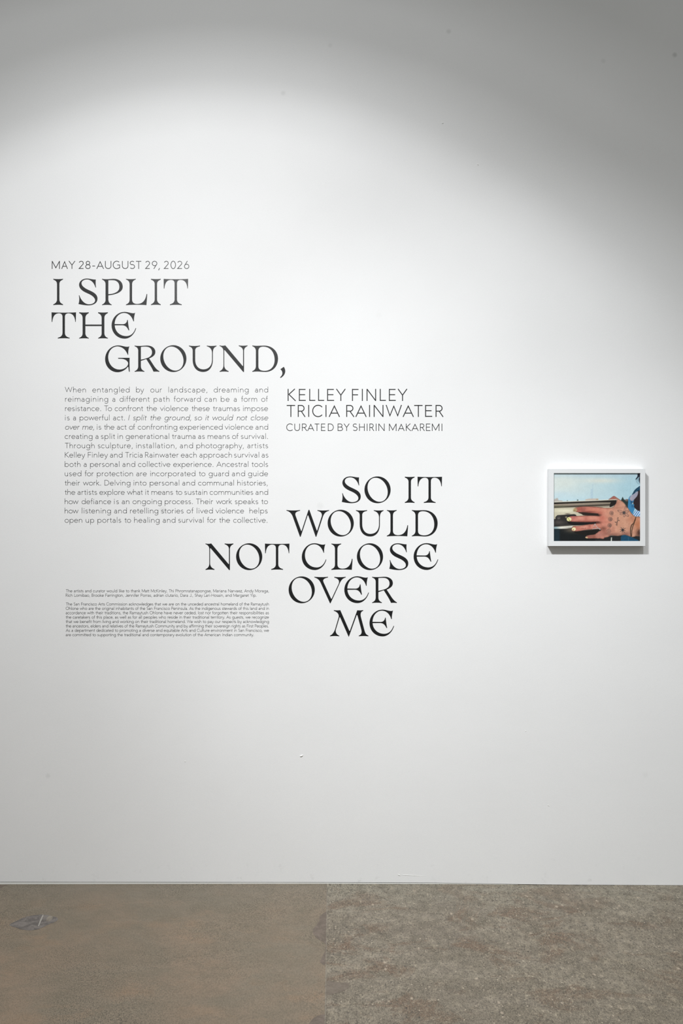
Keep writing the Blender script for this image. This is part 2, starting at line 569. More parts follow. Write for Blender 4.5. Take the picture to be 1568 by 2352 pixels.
# ----------------------------------------------------------------------------
# display lettering: cut vinyl capitals with flared serifs
# glyph: (units per pixel, left edge, baseline, outlines...)
# ----------------------------------------------------------------------------
K = 15.68
GLYPHS = {
    'I': (K, 146, 1100, ["M146 152 C220 168 420 168 500 152 L497 180 C420 212 366 250 366 340 L366 900 C368 985 420 1040 497 1070 L497 1100 C420 1082 225 1082 146 1100 L146 1072 C225 1040 277 985 280 900 L280 340 C277 250 225 212 148 182"]),
    'T': (K, 604, 1100, ["M604 155 C800 172 1290 172 1486 155 L1478 498 L1458 498 C1445 320 1375 195 1225 190 C1120 188 1087 240 1085 320 L1085 900 C1088 1000 1150 1045 1255 1072 L1255 1100 C1150 1083 940 1083 830 1100 L830 1072 C930 1045 995 1000 998 900 L998 320 C996 240 960 188 860 190 C710 195 645 320 633 500 L610 500"]),
    'S': (K, 70, 1100, ["M694 178 C600 187 480 143 375 143 C215 143 92 240 92 370 C92 480 180 565 290 625 C420 690 480 705 560 765 C640 825 668 875 668 935 C665 1010 580 1070 445 1070 C290 1068 155 920 106 748 L84 748 C105 850 105 960 70 1060 C170 1080 290 1107 420 1107 C600 1107 755 1035 755 870 C755 750 680 680 570 620 C450 555 370 535 285 470 C210 415 182 370 180 310 C182 230 265 175 380 175 C530 180 640 310 680 465 L702 465 C688 370 685 270 694 178"]),
    'O': (K, 105, 1100, ["E576 625.5 471 482.5 0", "E578.5 624 363.5 434 0.20"]),
    'W': (K, 42, 1079, ["M42 132 C180 152 390 152 530 132 L530 158 C425 175 355 215 360 285 C363 320 375 350 388 385 L567 878 C574 884 582 884 587 878 L835 126 L866 126 L1130 866 C1136 872 1142 872 1148 866 L1308 365 C1330 290 1310 190 1155 160 L1155 135 C1290 152 1440 152 1578 135 L1575 157 C1450 190 1400 250 1355 365 L1115 1095 L1093 1095 L826 328 C818 320 810 320 803 328 L552 1095 L528 1095 L270 380 C230 265 150 175 42 156"]),
    'U': (K, 112, 1077, ["M112 132 C220 152 400 152 515 132 L512 160 C420 180 345 205 338 300 L338 640 C340 860 460 990 630 990 C820 990 943 860 943 640 L943 400 C940 270 880 190 755 158 L755 134 C860 150 990 150 1107 134 L1104 160 C1010 195 977 260 975 400 L975 640 C975 900 850 1082 625 1082 C380 1082 248 900 248 650 L248 320 C246 230 200 185 115 158"]),
    'L': (12.06, 96, 829, ["M96 100 C170 114 290 114 370 100 L366 120 C310 140 268 170 266 250 L266 680 C270 760 320 797 410 797 C560 795 640 690 665 522 L684 522 C682 620 670 720 664 828 C520 815 250 815 96 830 L98 810 C160 785 194 755 197 680 L197 250 C195 180 160 140 98 118"]),
    'D': (12.06, 790, 829, ["M790 100 C830 106 880 110 930 110 C1000 108 1060 104 1130 104 C1340 104 1504 260 1504 460 C1504 680 1360 830 1160 832 C1080 832 1000 822 930 820 C880 820 830 824 790 830 L792 810 C850 785 886 750 890 680 L890 250 C888 180 850 140 792 120",
                             "M960 250 C962 165 1010 132 1100 132 C1290 134 1408 290 1410 500 C1410 680 1300 805 1130 803 C1010 800 962 760 960 680"]),
    'N': (K, 105, 1083, ["M105 132 C160 150 240 152 312 132 L934 872 C940 878 946 878 950 868 L950 330 C945 240 890 190 795 157 L795 132 C880 148 1010 148 1112 132 L1110 158 C1030 195 988 240 986 330 L986 1075 C978 1097 958 1097 948 1080 L295 308 C284 298 274 304 272 318 L272 850 C278 960 330 1020 430 1058 L430 1085 C340 1068 200 1068 108 1085 L108 1060 C190 1020 240 970 243 850 L243 330 C238 240 190 185 105 156"]),
    'C': (K, 122, 1076, ["M970 146 C940 167 900 174 850 168 C770 160 690 118 570 118 C330 120 122 350 122 615 C122 880 330 1082 590 1082 C790 1080 950 920 1006 705 L985 700 C920 900 800 990 650 990 C400 985 237 790 235 540 C237 320 370 155 570 153 C730 155 850 280 905 460 L927 460 C918 350 937 240 970 146"]),
    'E': (K, 305, 1076, ["M1153 146 C1124 166 1084 169 1034 160 C954 150 880 115 765 115 C510 118 305 345 305 600 C305 880 520 1080 775 1080 C975 1080 1130 915 1191 705 L1170 698 C1100 900 990 985 830 988 C600 985 430 820 418 600 L700 598 C820 605 870 680 915 778 L943 775 C915 650 900 520 890 403 L868 403 C855 500 800 560 700 560 L414 556 C420 330 560 152 755 152 C910 155 1035 270 1088 455 L1112 455 C1105 340 1127 240 1153 146"]),
    'V': (K, 183, 1096, ["M183 152 C320 168 540 168 675 152 L675 180 C560 195 490 240 502 305 C508 340 525 375 545 415 L783 935 C790 942 800 942 808 935 L1055 410 C1090 320 1070 215 900 182 L900 155 C1030 170 1190 170 1310 152 L1310 180 C1210 200 1160 260 1110 355 L765 1105 L745 1105 L410 370 C360 265 290 200 183 178"]),
    'R': (K, 380, 1096, ["M380 152 C430 162 540 167 620 163 C700 159 770 152 840 152 C1010 154 1128 250 1128 380 C1128 490 1040 560 905 615 L1080 885 C1150 985 1200 1035 1273 1070 L1270 1096 C1200 1085 1120 1085 1060 1092 C1010 960 900 800 806 646 C802 640 796 641 790 643 C720 665 660 685 607 703 L607 900 C610 985 650 1040 732 1072 L732 1097 C640 1080 460 1080 382 1097 L382 1072 C460 1045 508 990 510 900 L510 330 C505 240 455 200 382 178",
                         "M607 200 C680 188 740 188 800 190 C930 195 1008 280 1008 395 C1008 560 850 610 607 660"]),
    'M': (K, 118, 1088, ["M258 145 C320 158 420 158 492 145 L500 170 L814 886 C820 894 830 894 836 886 L1100 150 C1180 160 1250 155 1318 145 L1312 172 C1240 190 1205 260 1230 385 L1365 890 C1395 990 1430 1035 1505 1065 L1500 1090 C1410 1072 1240 1072 1155 1090 L1155 1065 C1230 1035 1275 985 1250 865 L1125 400 C1115 365 1108 345 1099 328 C1092 320 1084 320 1078 328 L800 1102 L788 1102 L486 410 C478 400 468 400 462 410 L330 850 C310 950 360 1030 455 1068 L450 1090 C370 1072 220 1072 118 1090 L118 1065 C200 1030 260 950 300 840 L425 420 C460 320 400 210 258 172"]),
    'P': (K, 535, 1079, ["M535 133 C610 147 700 149 780 144 C850 138 910 132 960 132 C1150 134 1283 240 1283 420 C1283 600 1080 690 765 727 L765 880 C770 970 810 1025 885 1058 L882 1080 C800 1065 620 1065 538 1080 L538 1058 C610 1030 658 980 663 900 L663 310 C655 230 610 185 537 157",
                         "M765 185 C830 178 880 178 930 180 C1070 185 1162 270 1162 430 C1160 610 980 670 765 688"]),
    'H': (9.8, 705, 663, ["M705 70 C760 80 870 80 922 70 L918 92 C875 115 848 140 845 200 L845 348 L1210 348 L1210 200 C1208 140 1180 110 1132 92 L1132 70 C1190 80 1295 80 1352 70 L1348 92 C1300 115 1272 140 1272 200 L1272 545 C1275 600 1300 630 1352 650 L1350 664 C1295 654 1190 654 1132 664 L1132 650 C1185 625 1208 600 1210 550 L1210 382 L845 382 L845 550 C850 600 875 630 922 650 L922 664 C870 654 760 654 705 664 L705 650 C755 628 780 600 782 550 L782 200 C780 140 755 110 705 90"]),
    'G': (K, 257, 1080, ["M1134 160 C1105 180 1065 184 1010 178 C930 170 850 131 720 130 C470 132 257 350 257 625 C257 890 460 1096 710 1096 C860 1092 990 1010 1074 903 C1082 895 1092 900 1095 915 L1115 1078 L1146 1078 C1135 900 1137 740 1140 577 L722 577 L735 608 C830 610 900 612 940 630 C1030 660 1085 720 1085 780 C1085 900 940 1000 770 1000 C540 998 368 790 368 550 C372 320 520 168 700 165 C880 170 1010 300 1070 465 L1092 465 C1085 350 1102 240 1134 160"]),
    ',': (K, 672, 1080, ["M807 900 C840 950 860 1000 860 1055 C858 1160 790 1250 690 1305 L672 1280 C730 1225 755 1180 755 1130 C755 1070 725 1020 683 990"]),
}


def parse_outline(s, steps=10):
    if s[0] == 'E':
        cx, cy, rx, ry, ph = map(float, s[1:].split())
        return [(cx + rx * math.cos(t), cy + ry * math.sin(t + ph)) for t in np.linspace(0, 2 * math.pi, 72, endpoint=False)]
    import re
    tok = re.findall(r'[MLC]|-?[\d.]+', s)
    pts, i, cmd = [], 0, None
    while i < len(tok):
        if tok[i] in 'MLC':
            cmd = tok[i]
            i += 1
        if cmd in 'ML':
            pts.append((float(tok[i]), float(tok[i + 1])))
            i += 2
        else:
            p0 = np.array(pts[-1])
            p1, p2, p3 = (np.array([float(tok[i + 2 * q]), float(tok[i + 2 * q + 1])]) for q in range(3))
            i += 6
            for t in np.linspace(0, 1, steps + 1)[1:]:
                pts.append(tuple((1 - t) ** 3 * p0 + 3 * (1 - t) ** 2 * t * p1 + 3 * (1 - t) * t * t * p2 + t ** 3 * p3))
    out = []
    for p in pts:
        if not out or math.dist(p, out[-1]) > 0.8:
            out.append(p)
    if math.dist(out[0], out[-1]) <= 0.8:
        out.pop()
    return out


VINYL_T = 0.0004
_glyph_cache = {}


def glyph_mesh(ch):
    if ch in _glyph_cache:
        return _glyph_cache[ch]
    k, left, base, outs = GLYPHS[ch]
    cu = bpy.data.curves.new('letter_curve', 'CURVE')
    cu.dimensions = '2D'
    cu.fill_mode = 'BOTH'
    cu.extrude = VINYL_T / 2
    for s in outs:
        pts = parse_outline(s)
        sp = cu.splines.new('POLY')
        sp.points.add(len(pts) - 1)
        sp.use_cyclic_u = True
        for q, (x, y) in zip(sp.points, pts):
            q.co = ((x - left) / k / PPM, (base - y) / k / PPM, 0, 1)
    tmp = bpy.data.objects.new('letter_tmp', cu)
    COL.objects.link(tmp)
    dg = bpy.context.evaluated_depsgraph_get()
    me = bpy.data.meshes.new_from_object(tmp.evaluated_get(dg))
    bpy.data.objects.remove(tmp)
    bpy.data.curves.remove(cu)
    # stand the letter up against the wall: x right, z up, front towards -y
    for v in me.vertices:
        x, y, z = v.co
        v.co = (x, -VINYL_T / 2 - z - 0.0001, y)
    me.name = 'letter'
    me.materials.clear()
    me.materials.append(M_VINYL)
    bm = bmesh.new()
    bm.from_mesh(me)
    bmesh.ops.remove_doubles(bm, verts=bm.verts, dist=1e-6)
    bmesh.ops.recalc_face_normals(bm, faces=bm.faces)
    bm.to_mesh(me)
    bm.free()
    _glyph_cache[ch] = me
    return me


def display_block(label, lines):
    """lines: [(baseline_px, [(letter, left_px) ...])]; thing > title_line > letter"""
    x0 = min(l for b, ls in lines for _, l in ls)
    zb = max(b for b, _ in lines)
    root = thing('title_lettering', label, 'wall lettering', (wx(x0), 0, wz(zb)), 'large serif exhibition title')
    for b, ls in lines:
        ln = bpy.data.objects.new('title_line', None)
        ln.empty_display_size = 0.03
        ln.location = (wx(ls[0][1]) - wx(x0), 0, wz(b) - wz(zb))
        link(ln, root)
        for ch, l in ls:
            nm = 'comma' if ch == ',' else 'letter'
            obj(nm, glyph_mesh(ch), None, ln, (wx(l) - wx(ls[0][1]), 0, 0))
    return root


display_block('big greyish serif capitals of the upper left title part, I SPLIT THE GROUND', [
    (700.8, [('I', 122.4), ('S', 180.2), ('P', 234.1), ('L', 289.2), ('I', 346.6), ('T', 375.7)]),
    (777.6, [('T', 118.4), ('H', 181.8), ('E', 256.2)]),
    (853.9, [('G', 241.3), ('R', 309.0), ('O', 367.9), ('U', 433.7), ('N', 504.1), ('D', 579.1), (',', 642.9)]),
])
display_block('big black serif capitals of the lower title part, SO IT WOULD NOT CLOSE OVER ME', [
    (1155.2, [('S', 784.5), ('O', 836.7), ('I', 929.3), ('T', 958.5)]),
    (1231.8, [('W', 657.7), ('O', 752.1), ('U', 817.1), ('L', 888.0), ('D', 945.5)]),
    (1308.8, [('N', 471.7), ('O', 542.0), ('T', 608.2), ('C', 692.8), ('L', 760.6), ('O', 819.3), ('S', 893.6), ('E', 949.5)]),
    (1384.9, [('O', 662.6), ('V', 721.7), ('E', 790.4), ('R', 854.2)]),
    (1461.4, [('M', 757.5), ('E', 848.2)]),
])

# ----------------------------------------------------------------------------
# light sans lettering drawn as strokes (unit: cap height = 1)
# M/L points, A cx cy rx ry a0 a1 (degrees, counter-clockwise positive)
# ----------------------------------------------------------------------------
SANS = {
    'A': (.97, ["M.04 0 L.485 .91 L.93 0", "M.18 .32 L.79 .32"]),
    'B': (.84, ["M.13 0 L.13 1", "M.13 .96 L.40 .96 A.40 .745 .22 .215 90 -90 L.13 .53", "M.40 .53 A.42 .285 .26 .245 90 -90 L.13 .04"]),
    'C': (1.0, ["A.56 .5 .475 .475 42 318"]),
    'D': (1.02, ["M.13 0 L.13 .96 L.42 .96 A.42 .5 .48 .46 90 -90 L.13 .04"]),
    'E': (.79, ["M.13 0 L.13 1", "M.13 .955 L.70 .955", "M.13 .52 L.66 .52", "M.13 .045 L.72 .045"]),
    'F': (.73, ["M.13 0 L.13 1", "M.13 .955 L.69 .955", "M.13 .51 L.64 .51"]),
    'G': (1.1, ["A.56 .5 .475 .475 48 318 L.95 .14 L.95 .49 L.62 .49"]),
    'H': (1.02, ["M.13 0 L.13 1", "M.89 0 L.89 1", "M.13 .53 L.89 .53"]),
    'I': (.36, ["M.18 0 L.18 1"]),
    'J': (.68, ["M.54 1 L.54 .27 A.30 .27 .24 .24 0 -160"]),
    'K': (.86, ["M.13 0 L.13 1", "M.75 1 L.18 .53", "M.20 .55 L.82 0"]),
    'L': (.68, ["M.13 1 L.13 .045 L.66 .045"]),
    'M': (1.2, ["M.12 0 L.12 1", "M1.08 0 L1.08 1", "M.12 .97 L.60 .13 L1.08 .97"]),
    'N': (1.05, ["M.13 0 L.13 1", "M.92 0 L.92 1", "M.14 .97 L.91 .03"]),
    'O': (1.17, ["A.585 .5 .50 .475 0 360"]),
    'P': (.78, ["M.13 0 L.13 1", "M.13 .96 L.40 .96 A.40 .71 .27 .25 90 -90 L.13 .46"]),
    'R': (.82, ["M.13 0 L.13 1", "M.13 .96 L.40 .96 A.40 .72 .25 .24 90 -90 L.13 .48", "M.40 .48 L.74 0"]),
    'S': (.76, ["A.37 .745 .24 .22 38 270 A.37 .29 .27 .25 90 -145"]),
    'T': (.76, ["M.38 0 L.38 1", "M.02 .955 L.74 .955"]),
    'U': (.98, ["M.13 1 L.13 .37 A.49 .37 .36 .33 180 360 L.85 1"]),
    'V': (.9, ["M.04 1 L.45 .09 L.86 1"]),
    'W': (1.36, ["M.04 1 L.355 .10 L.68 .90 L1.005 .10 L1.32 1"]),
    'Y': (.86, ["M.04 1 L.43 .48 L.82 1", "M.43 .50 L.43 0"]),
    'a': (.70, ["M.54 0 L.54 .40 A.33 .40 .21 .225 0 150", "M.54 .375 L.30 .375 A.28 .205 .19 .17 90 270 A.30 .245 .24 .21 270 340"]),
    'b': (.87, ["M.13 1.05 L.13 0", "A.455 .33 .32 .30 0 360"]),
    'c': (.71, ["A.38 .33 .31 .30 42 318"]),
    'd': (.87, ["M.74 1.05 L.74 0", "A.415 .33 .32 .30 0 360"]),
    'e': (.79, ["M.07 .345 L.71 .345", "A.39 .33 .32 .30 3 322"]),
    'f': (.42, ["M.18 0 L.18 .85 A.34 .85 .16 .17 180 78", "M.03 .615 L.38 .615"]),
    'g': (.87, ["A.415 .33 .32 .30 0 360", "M.74 .66 L.74 -.04 A.42 -.04 .32 .28 0 -148"]),
    'h': (.80, ["M.13 1.05 L.13 0", "M.13 .34 A.40 .38 .25 .245 180 0 L.65 0"]),
    'i': (.31, ["M.155 .66 L.155 0", "M.155 .84 L.155 .94"]),
    'j': (.31, ["M.155 .66 L.155 -.2 L.05 -.31", "M.155 .84 L.155 .94"]),
    'k': (.70, ["M.13 1.05 L.13 0", "M.56 .66 L.17 .34", "M.22 .38 L.64 0"]),
    'l': (.31, ["M.155 1.05 L.155 0"]),
    'm': (1.22, ["M.13 .66 L.13 0", "M.13 .36 A.37 .39 .24 .235 180 0 L.61 0", "M.61 .36 A.85 .39 .24 .235 180 0 L1.09 0"]),
    'n': (.80, ["M.13 .66 L.13 0", "M.13 .34 A.40 .38 .26 .245 180 0 L.66 0"]),
    'o': (.84, ["A.42 .33 .335 .30 0 360"]),
    'p': (.87, ["M.13 .66 L.13 -.36", "A.455 .33 .32 .30 0 360"]),
    'q': (.87, ["M.74 .66 L.74 -.36", "A.415 .33 .32 .30 0 360"]),
    'r': (.49, ["M.13 .66 L.13 0", "M.13 .34 A.37 .39 .24 .235 180 75"]),
    's': (.60, ["A.30 .48 .19 .15 38 270 A.29 .185 .21 .15 90 -148"]),
    't': (.44, ["M.20 .85 L.20 .19 A.34 .19 .14 .155 180 285", "M.03 .615 L.40 .615"]),
    'u': (.80, ["M.13 .66 L.13 .28 A.39 .28 .26 .245 180 360 L.65 .30", "M.65 .66 L.65 0"]),
    'v': (.68, ["M.03 .66 L.34 .08 L.65 .66"]),
    'w': (1.05, ["M.03 .66 L.28 .08 L.525 .60 L.77 .08 L1.02 .66"]),
    'x': (.66, ["M.04 .66 L.62 0", "M.60 .66 L.04 0"]),
    'y': (.68, ["M.03 .66 L.345 .02", "M.65 .66 L.28 -.22 L.20 -.30 L.08 -.31"]),
    'z': (.63, ["M.05 .62 L.56 .62 L.06 .04 L.58 .04"]),
    '0': (.80, ["A.40 .5 .32 .475 0 360"]),
    '2': (.80, ["A.39 .72 .28 .245 160 -32 L.10 .045 L.70 .045"]),
    '6': (.80, ["A.40 .315 .31 .28 0 360", "M.50 1 L.12 .42"]),
    '8': (.80, ["A.40 .745 .235 .22 0 360", "A.40 .28 .30 .245 0 360"]),
    '9': (.80, ["A.40 .685 .31 .28 0 360", "M.30 0 L.68 .58"]),
    '-': (.50, ["M.09 .36 L.41 .36"]),
    '=': (.62, ["M.05 .36 L.57 .36"]),          # en dash
    ',': (.35, ["M.21 .11 L.10 -.17"]),
    '.': (.35, ["M.175 0 L.175 .12"]),
}
SPACE = 0.40


def parse_stroke(s, seg):
    import re
    tok = re.findall(r'[MLA]|-?\.?\d[\d.]*', s)
    pts, i, cmd = [], 0, None
    while i < len(tok):
        if tok[i] in 'MLA':
            cmd = tok[i]
            i += 1
        if cmd in 'ML':
            pts.append((float(tok[i]), float(tok[i + 1])))
            i += 2
        else:
            cx, cy, rx, ry, a0, a1 = map(float, tok[i:i + 6])
            i += 6
            n = max(3, int(abs(a1 - a0) / seg))
            for a in np.linspace(a0, a1, n + 1):
                pts.append((cx + rx * math.cos(math.radians(a)), cy + ry * math.sin(math.radians(a))))
    out = []
    for p in pts:
        if not out or math.dist(p, out[-1]) > 1e-3:
            out.append(p)
    closed = len(out) > 3 and math.dist(out[0], out[-1]) < 1e-3
    if closed:
        out.pop()
    return np.array(out), closed


_strokes = {}


def strokes(ch, seg):
    key = (ch, seg)
    if key not in _strokes:
        _strokes[key] = [parse_stroke(s, seg) for s in SANS[ch][1]]
    return _strokes[key]


def ink(ch, slant=0.0):
    xs = np.concatenate([p[:, 0] + slant * p[:, 1] for p, _ in strokes(ch, 15)])
    return xs.min(), xs.max()


def ribbon(P, closed, t, V, F, layer=0):
    n = len(P)
    h = t / 2
    d = np.roll(P, -1, 0) - P
    ln = np.linalg.norm(d, axis=1, keepdims=True)
    d = d / np.maximum(ln, 1e-9)
    nrm = np.stack([-d[:, 1], d[:, 0]], 1)
    k0 = len(V)
    for i in range(n):
        if closed or 0 < i < n - 1:
            a, b = nrm[i - 1], nrm[i]
            m = a + b
            q = np.linalg.norm(m)
            m = m / max(q, 1e-6)
            m = m * min(1 / max(float(m @ b), 1e-3), 2.5)
        else:
            m = nrm[0] if i == 0 else nrm[n - 2]
        V.append((*(P[i] + m * h), layer))
        V.append((*(P[i] - m * h), layer))
    for i in range(n if closed else n - 1):
        a = k0 + 2 * i
        b = k0 + 2 * ((i + 1) % n)
        F.append((a, a + 1, b + 1, b))


def add_char(ch, px, base, cap, weight, V, F, sx=1.0, slant=0.0, seg=15):
    """draw ch with its origin at px (photo pixels); weight in pixels"""
    for si, (P, cl) in enumerate(strokes(ch, seg)):
        Q = P.copy()
        if slant:
            Q[:, 0] = Q[:, 0] + slant * Q[:, 1]
        Q = np.stack([px + Q[:, 0] * cap * sx, -base + Q[:, 1] * cap], 1)
        if ch in '.' or (ch in 'ij' and len(P) == 2 and P[0][1] > .8):
            ribbon(Q, cl, weight * 1.45, V, F, si)
        else:
            ribbon(Q, cl, weight, V, F, si)


def word_natural(word, cap, track):
    x, pos = 0.0, []
    for c in word:
        pos.append(x)
        x += SANS[c][0] + track
    return pos


def add_word(word, x0, x1, base, cap, weight, V, F, slant=0.0, seg=15):
    """letters of one word spaced so its ink runs from x0 to x1 (pixels)"""
    def extent(track):
        pos = word_natural(word, cap, track)
        return pos[0] + ink(word[0], slant)[0], pos[-1] + ink(word[-1], slant)[1]
    e0 = extent(0.0)
    want = (x1 - x0 - weight) / cap
    n = max(1, len(word) - 1)
    track = (want - (e0[1] - e0[0])) / n if len(word) > 1 else 0.0
    track = max(-0.12, min(0.3, track))
    pos = word_natural(word, cap, track)
    e = extent(track)
    off = x0 + weight / 2 - e[0] * cap
    slack = (want - (e[1] - e[0])) * cap / 2
    for c, p in zip(word, pos):
        add_char(c, off + slack + p * cap, base, cap, weight, V, F, 1.0, slant, seg)


def ribbon_mesh(name, V, F, origin):
    vs = [((v[0] - origin[0]) / PPM, -0.0003 - 0.00002 * v[2], (v[1] + origin[1]) / PPM) for v in V]
    return mesh(name, vs, F)


def finish(name, V, F, origin, parent=None):
    me = ribbon_mesh(name, V, F, origin)
    bm = bmesh.new()
    bm.from_mesh(me)
    for f in bm.faces:
        if f.normal.y > 0:
            f.normal_flip()
    bm.to_mesh(me)
    bm.free()
    return obj(name, me, M_VINYL, parent)


def caps_line(text, spans, top, base, weight, V, F):
    cap = base - top
    for c, (a, b) in zip(text, spans):
        i0, i1 = ink(c)
        if i1 - i0 < 0.02:
            add_char(c, (a + b) / 2 - i0 * cap, base, cap, weight, V, F, 1.0, 0, 9)
        else:
            sx = (b - a - weight) / ((i1 - i0) * cap)
            add_char(c, a + weight / 2 - i0 * cap * sx, base, cap, weight, V, F, sx, 0, 9)


def spans(s, ox, k):
    v = [float(q) for q in s.split()]
    return [(ox + v[i] / k, ox + v[i + 1] / k) for i in range(0, len(v), 2)]


def caps_words(parent, words, sp, top, base, weight, origin_x, dz=0.0):
    """one mesh per word, under its line"""
    k = 0
    for w in words.split(' '):
        V, F = [], []
        ss = sp[k:k + len(w)]
        caps_line(w, ss, top, base, weight, V, F)
        k += len(w)
        o = finish('word', V, F, (ss[0][0], base), parent)
        o.location = (wx(ss[0][0]) - wx(origin_x), 0, dz)


# date line
root = thing('date_line', 'thin grey capitals MAY 28-AUGUST 29, 2026 above the big title', 'wall lettering', (wx(118.5), 0, wz(617.6)))
caps_words(root, 'MAY 28=AUGUST 29, 2026', spans('83 163 178 243 250 318 352 403 418 470 484 519 528 604 615 678 693 765 785 848 863 914 921 981 1017 1066 1083 1137 1147 1164 1203 1253 1270 1323 1337 1388 1405 1457', 100, 4.356),
           599.4, 617.6, 1.6, 118.5)

# names of the two artists
root = thing('artist_names', 'medium thin black capitals in two lines, right of the long paragraph', 'wall lettering', (wx(657.5), 0, wz(957.6)))
for text, sp, top, base in (
        ('KELLEY FINLEY', '80 156 181 247 274 333 354 413 435 502 514 603 659 722 752 752 790 876 909 968 991 1057 1069 1158', 893.2, 920.9),
        ('TRICIA RAINWATER', '67 151 171 241 269 269 301 394 425 425 449 551 607 681 689 791 817 817 854 942 962 1108 1114 1216 1214 1298 1317 1385 1411 1483', 930.1, 957.6)):
    ln = bpy.data.objects.new('name_line', None)
    ln.empty_display_size = 0.02
    ln.location = (0, 0, wz(base) - wz(957.6))
    link(ln, root)
    caps_words(ln, text, spans(sp, 640, 3.92), top, base, 2.15, 657.5)

root = thing('curator_line', 'thin small capitals line starting CURATED BY, under the two artist names', 'wall lettering', (wx(657.5), 0, wz(989.8)))
caps_words(root, 'CURATED BY SHIRIN MAKAREMI', spans('68 127 141 190 209 256 257 319 320 368 381 422 442 494 530 577 584 637 667 708 723 773 795 795 816 859 876 876 897 952 992 1059 1072 1132 1144 1191 1194 1258 1271 1314 1325 1367 1378 1445 1468 1468', 640, 3.92),
           973.0, 989.8, 1.45, 657.5)

# long introduction: words with the pixel span each covers; L columns start at 130, R columns at 380 (6.031 units per pixel)
INTRO = [
    "When L115 L405;entangled L495 L1010;by L1100 L1210;our L1298 L1460;landscape, L1548 R578;dreaming R668 R1150;and R1240 R1420",
    "reimagining L118 L713;a L768 L815;different L872 L1290;path L1345 R55;forward R112 R487;can R540 R707;be R765 R887;a R942 R987;form R1045 R1268;of R1325 R1418",
    "resistance. L118 L612;To L657 L765;confront L805 L1200;the L1243 L1390;violence L1432 R315;these R360 R612;traumas R655 R1030;impose R1075 R1420",
    "is L118 L180;a L225 L270;powerful L318 L733;act. L782 L942;/I L990 L1015;/split L1058 L1250;/the L1297 L1445;/ground, L1492 R355;/so R400 R505;/it R552 R607;/would R650 R940;/not R985 R1135;/close R1180 R1422",
    "/over L118 L322;/me, L355 L520;is L558 L618;the L655 L800;act L835 L970;of L1003 L1088;confronting L1125 R162;experienced R197 R790;violence R820 R1213;and R1247 R1420",
    "creating L113 L497;a L535 L580;split L615 L810;in L845 L918;generational L957 R50;trauma R88 R413;as R452 R543;means R583 R887;of R922 R1012;survival. R1045 R1415",
    "Through L112 L525;sculpture, L572 L1052;installation, L1103 R152;and R200 R380;photography, R428 R1083;artists R1133 R1420",
    "Kelley L115 L395;Finley L433 L710;and L740 L912;Tricia L947 L1188;Rainwater L1225 R183;each R213 R430;approach R470 R918;survival R950 R1295;as R1332 R1423",
    "both L113 L330;a L372 L417;personal L463 L868;and L912 L1087;collective L1128 R67;experience. R107 R660;Ancestral R705 R1147;tools R1190 R1420",
    "used L113 L342;for L387 L515;protection L558 L1057;are L1103 L1248;incorporated L1297 R413;to R460 R552;guard R598 R877;and R920 R1100;guide R1143 R1420",
    "their L110 L325;work. L365 L612;Delving L663 L1022;into L1068 L1245;personal L1290 R190;and R232 R408;communal R452 R947;histories, R995 R1415",
    "the L110 L258;artists L290 L560;explore L593 L943;what L975 L1195;it L1230 L1280;means L1313 R103;to R140 R230;sustain R262 R578;communities R612 R1213;and R1247 R1420",
    "how L113 L303;defiance L347 L755;is L797 L862;an L903 L1007;ongoing L1052 L1455;process. L1497 R375;Their R420 R660;work R700 R922;speaks R962 R1283;to R1325 R1418",
    "how L113 L303;listening L350 L752;and L797 L972;retelling L1018 L1407;stories L1450 R250;of R293 R388;lived R433 R655;violence R693 R1087;helps R1162 R1413",
    "open L112 L355;up L403 L520;portals L567 L893;to L938 L1030;healing L1075 L1425;and L1470 R137;survival R178 R527;for R573 R702;the R742 R893;collective. R938 R1408",
]
INTRO_B0, INTRO_P, INTRO_CAP, INTRO_W = 901.2, 21.38, 12.5, 0.9
zb = INTRO_B0 + 14 * INTRO_P
root = thing('intro_paragraph', 'long grey paragraph of fifteen thin text lines under the upper title part', 'wall text', (wx(148.5), 0, wz(zb)))


def col(t):
    return (130.0 if t[0] == 'L' else 380.0) + float(t[1:]) / 6.031


for i, line in enumerate(INTRO):
    b = INTRO_B0 + i * INTRO_P
    ln = bpy.data.objects.new('text_line', None)
    ln.empty_display_size = 0.02
    ln.location = (0, 0, wz(b) - wz(zb))
    link(ln, root)
    for w in line.split(';'):
        t, a, c = w.split(' ')
        sl = 0.0
        x0, x1 = col(a), col(c)
        if t[0] == '/':
            t, sl = t[1:], 0.20
        V, F = [], []
        add_word(t, x0, x1, b, INTRO_CAP, INTRO_W, V, F, sl)
        o = finish('word', V, F, (x0, b), ln)
        o.location = (wx(x0) - wx(148.5), 0, 0)

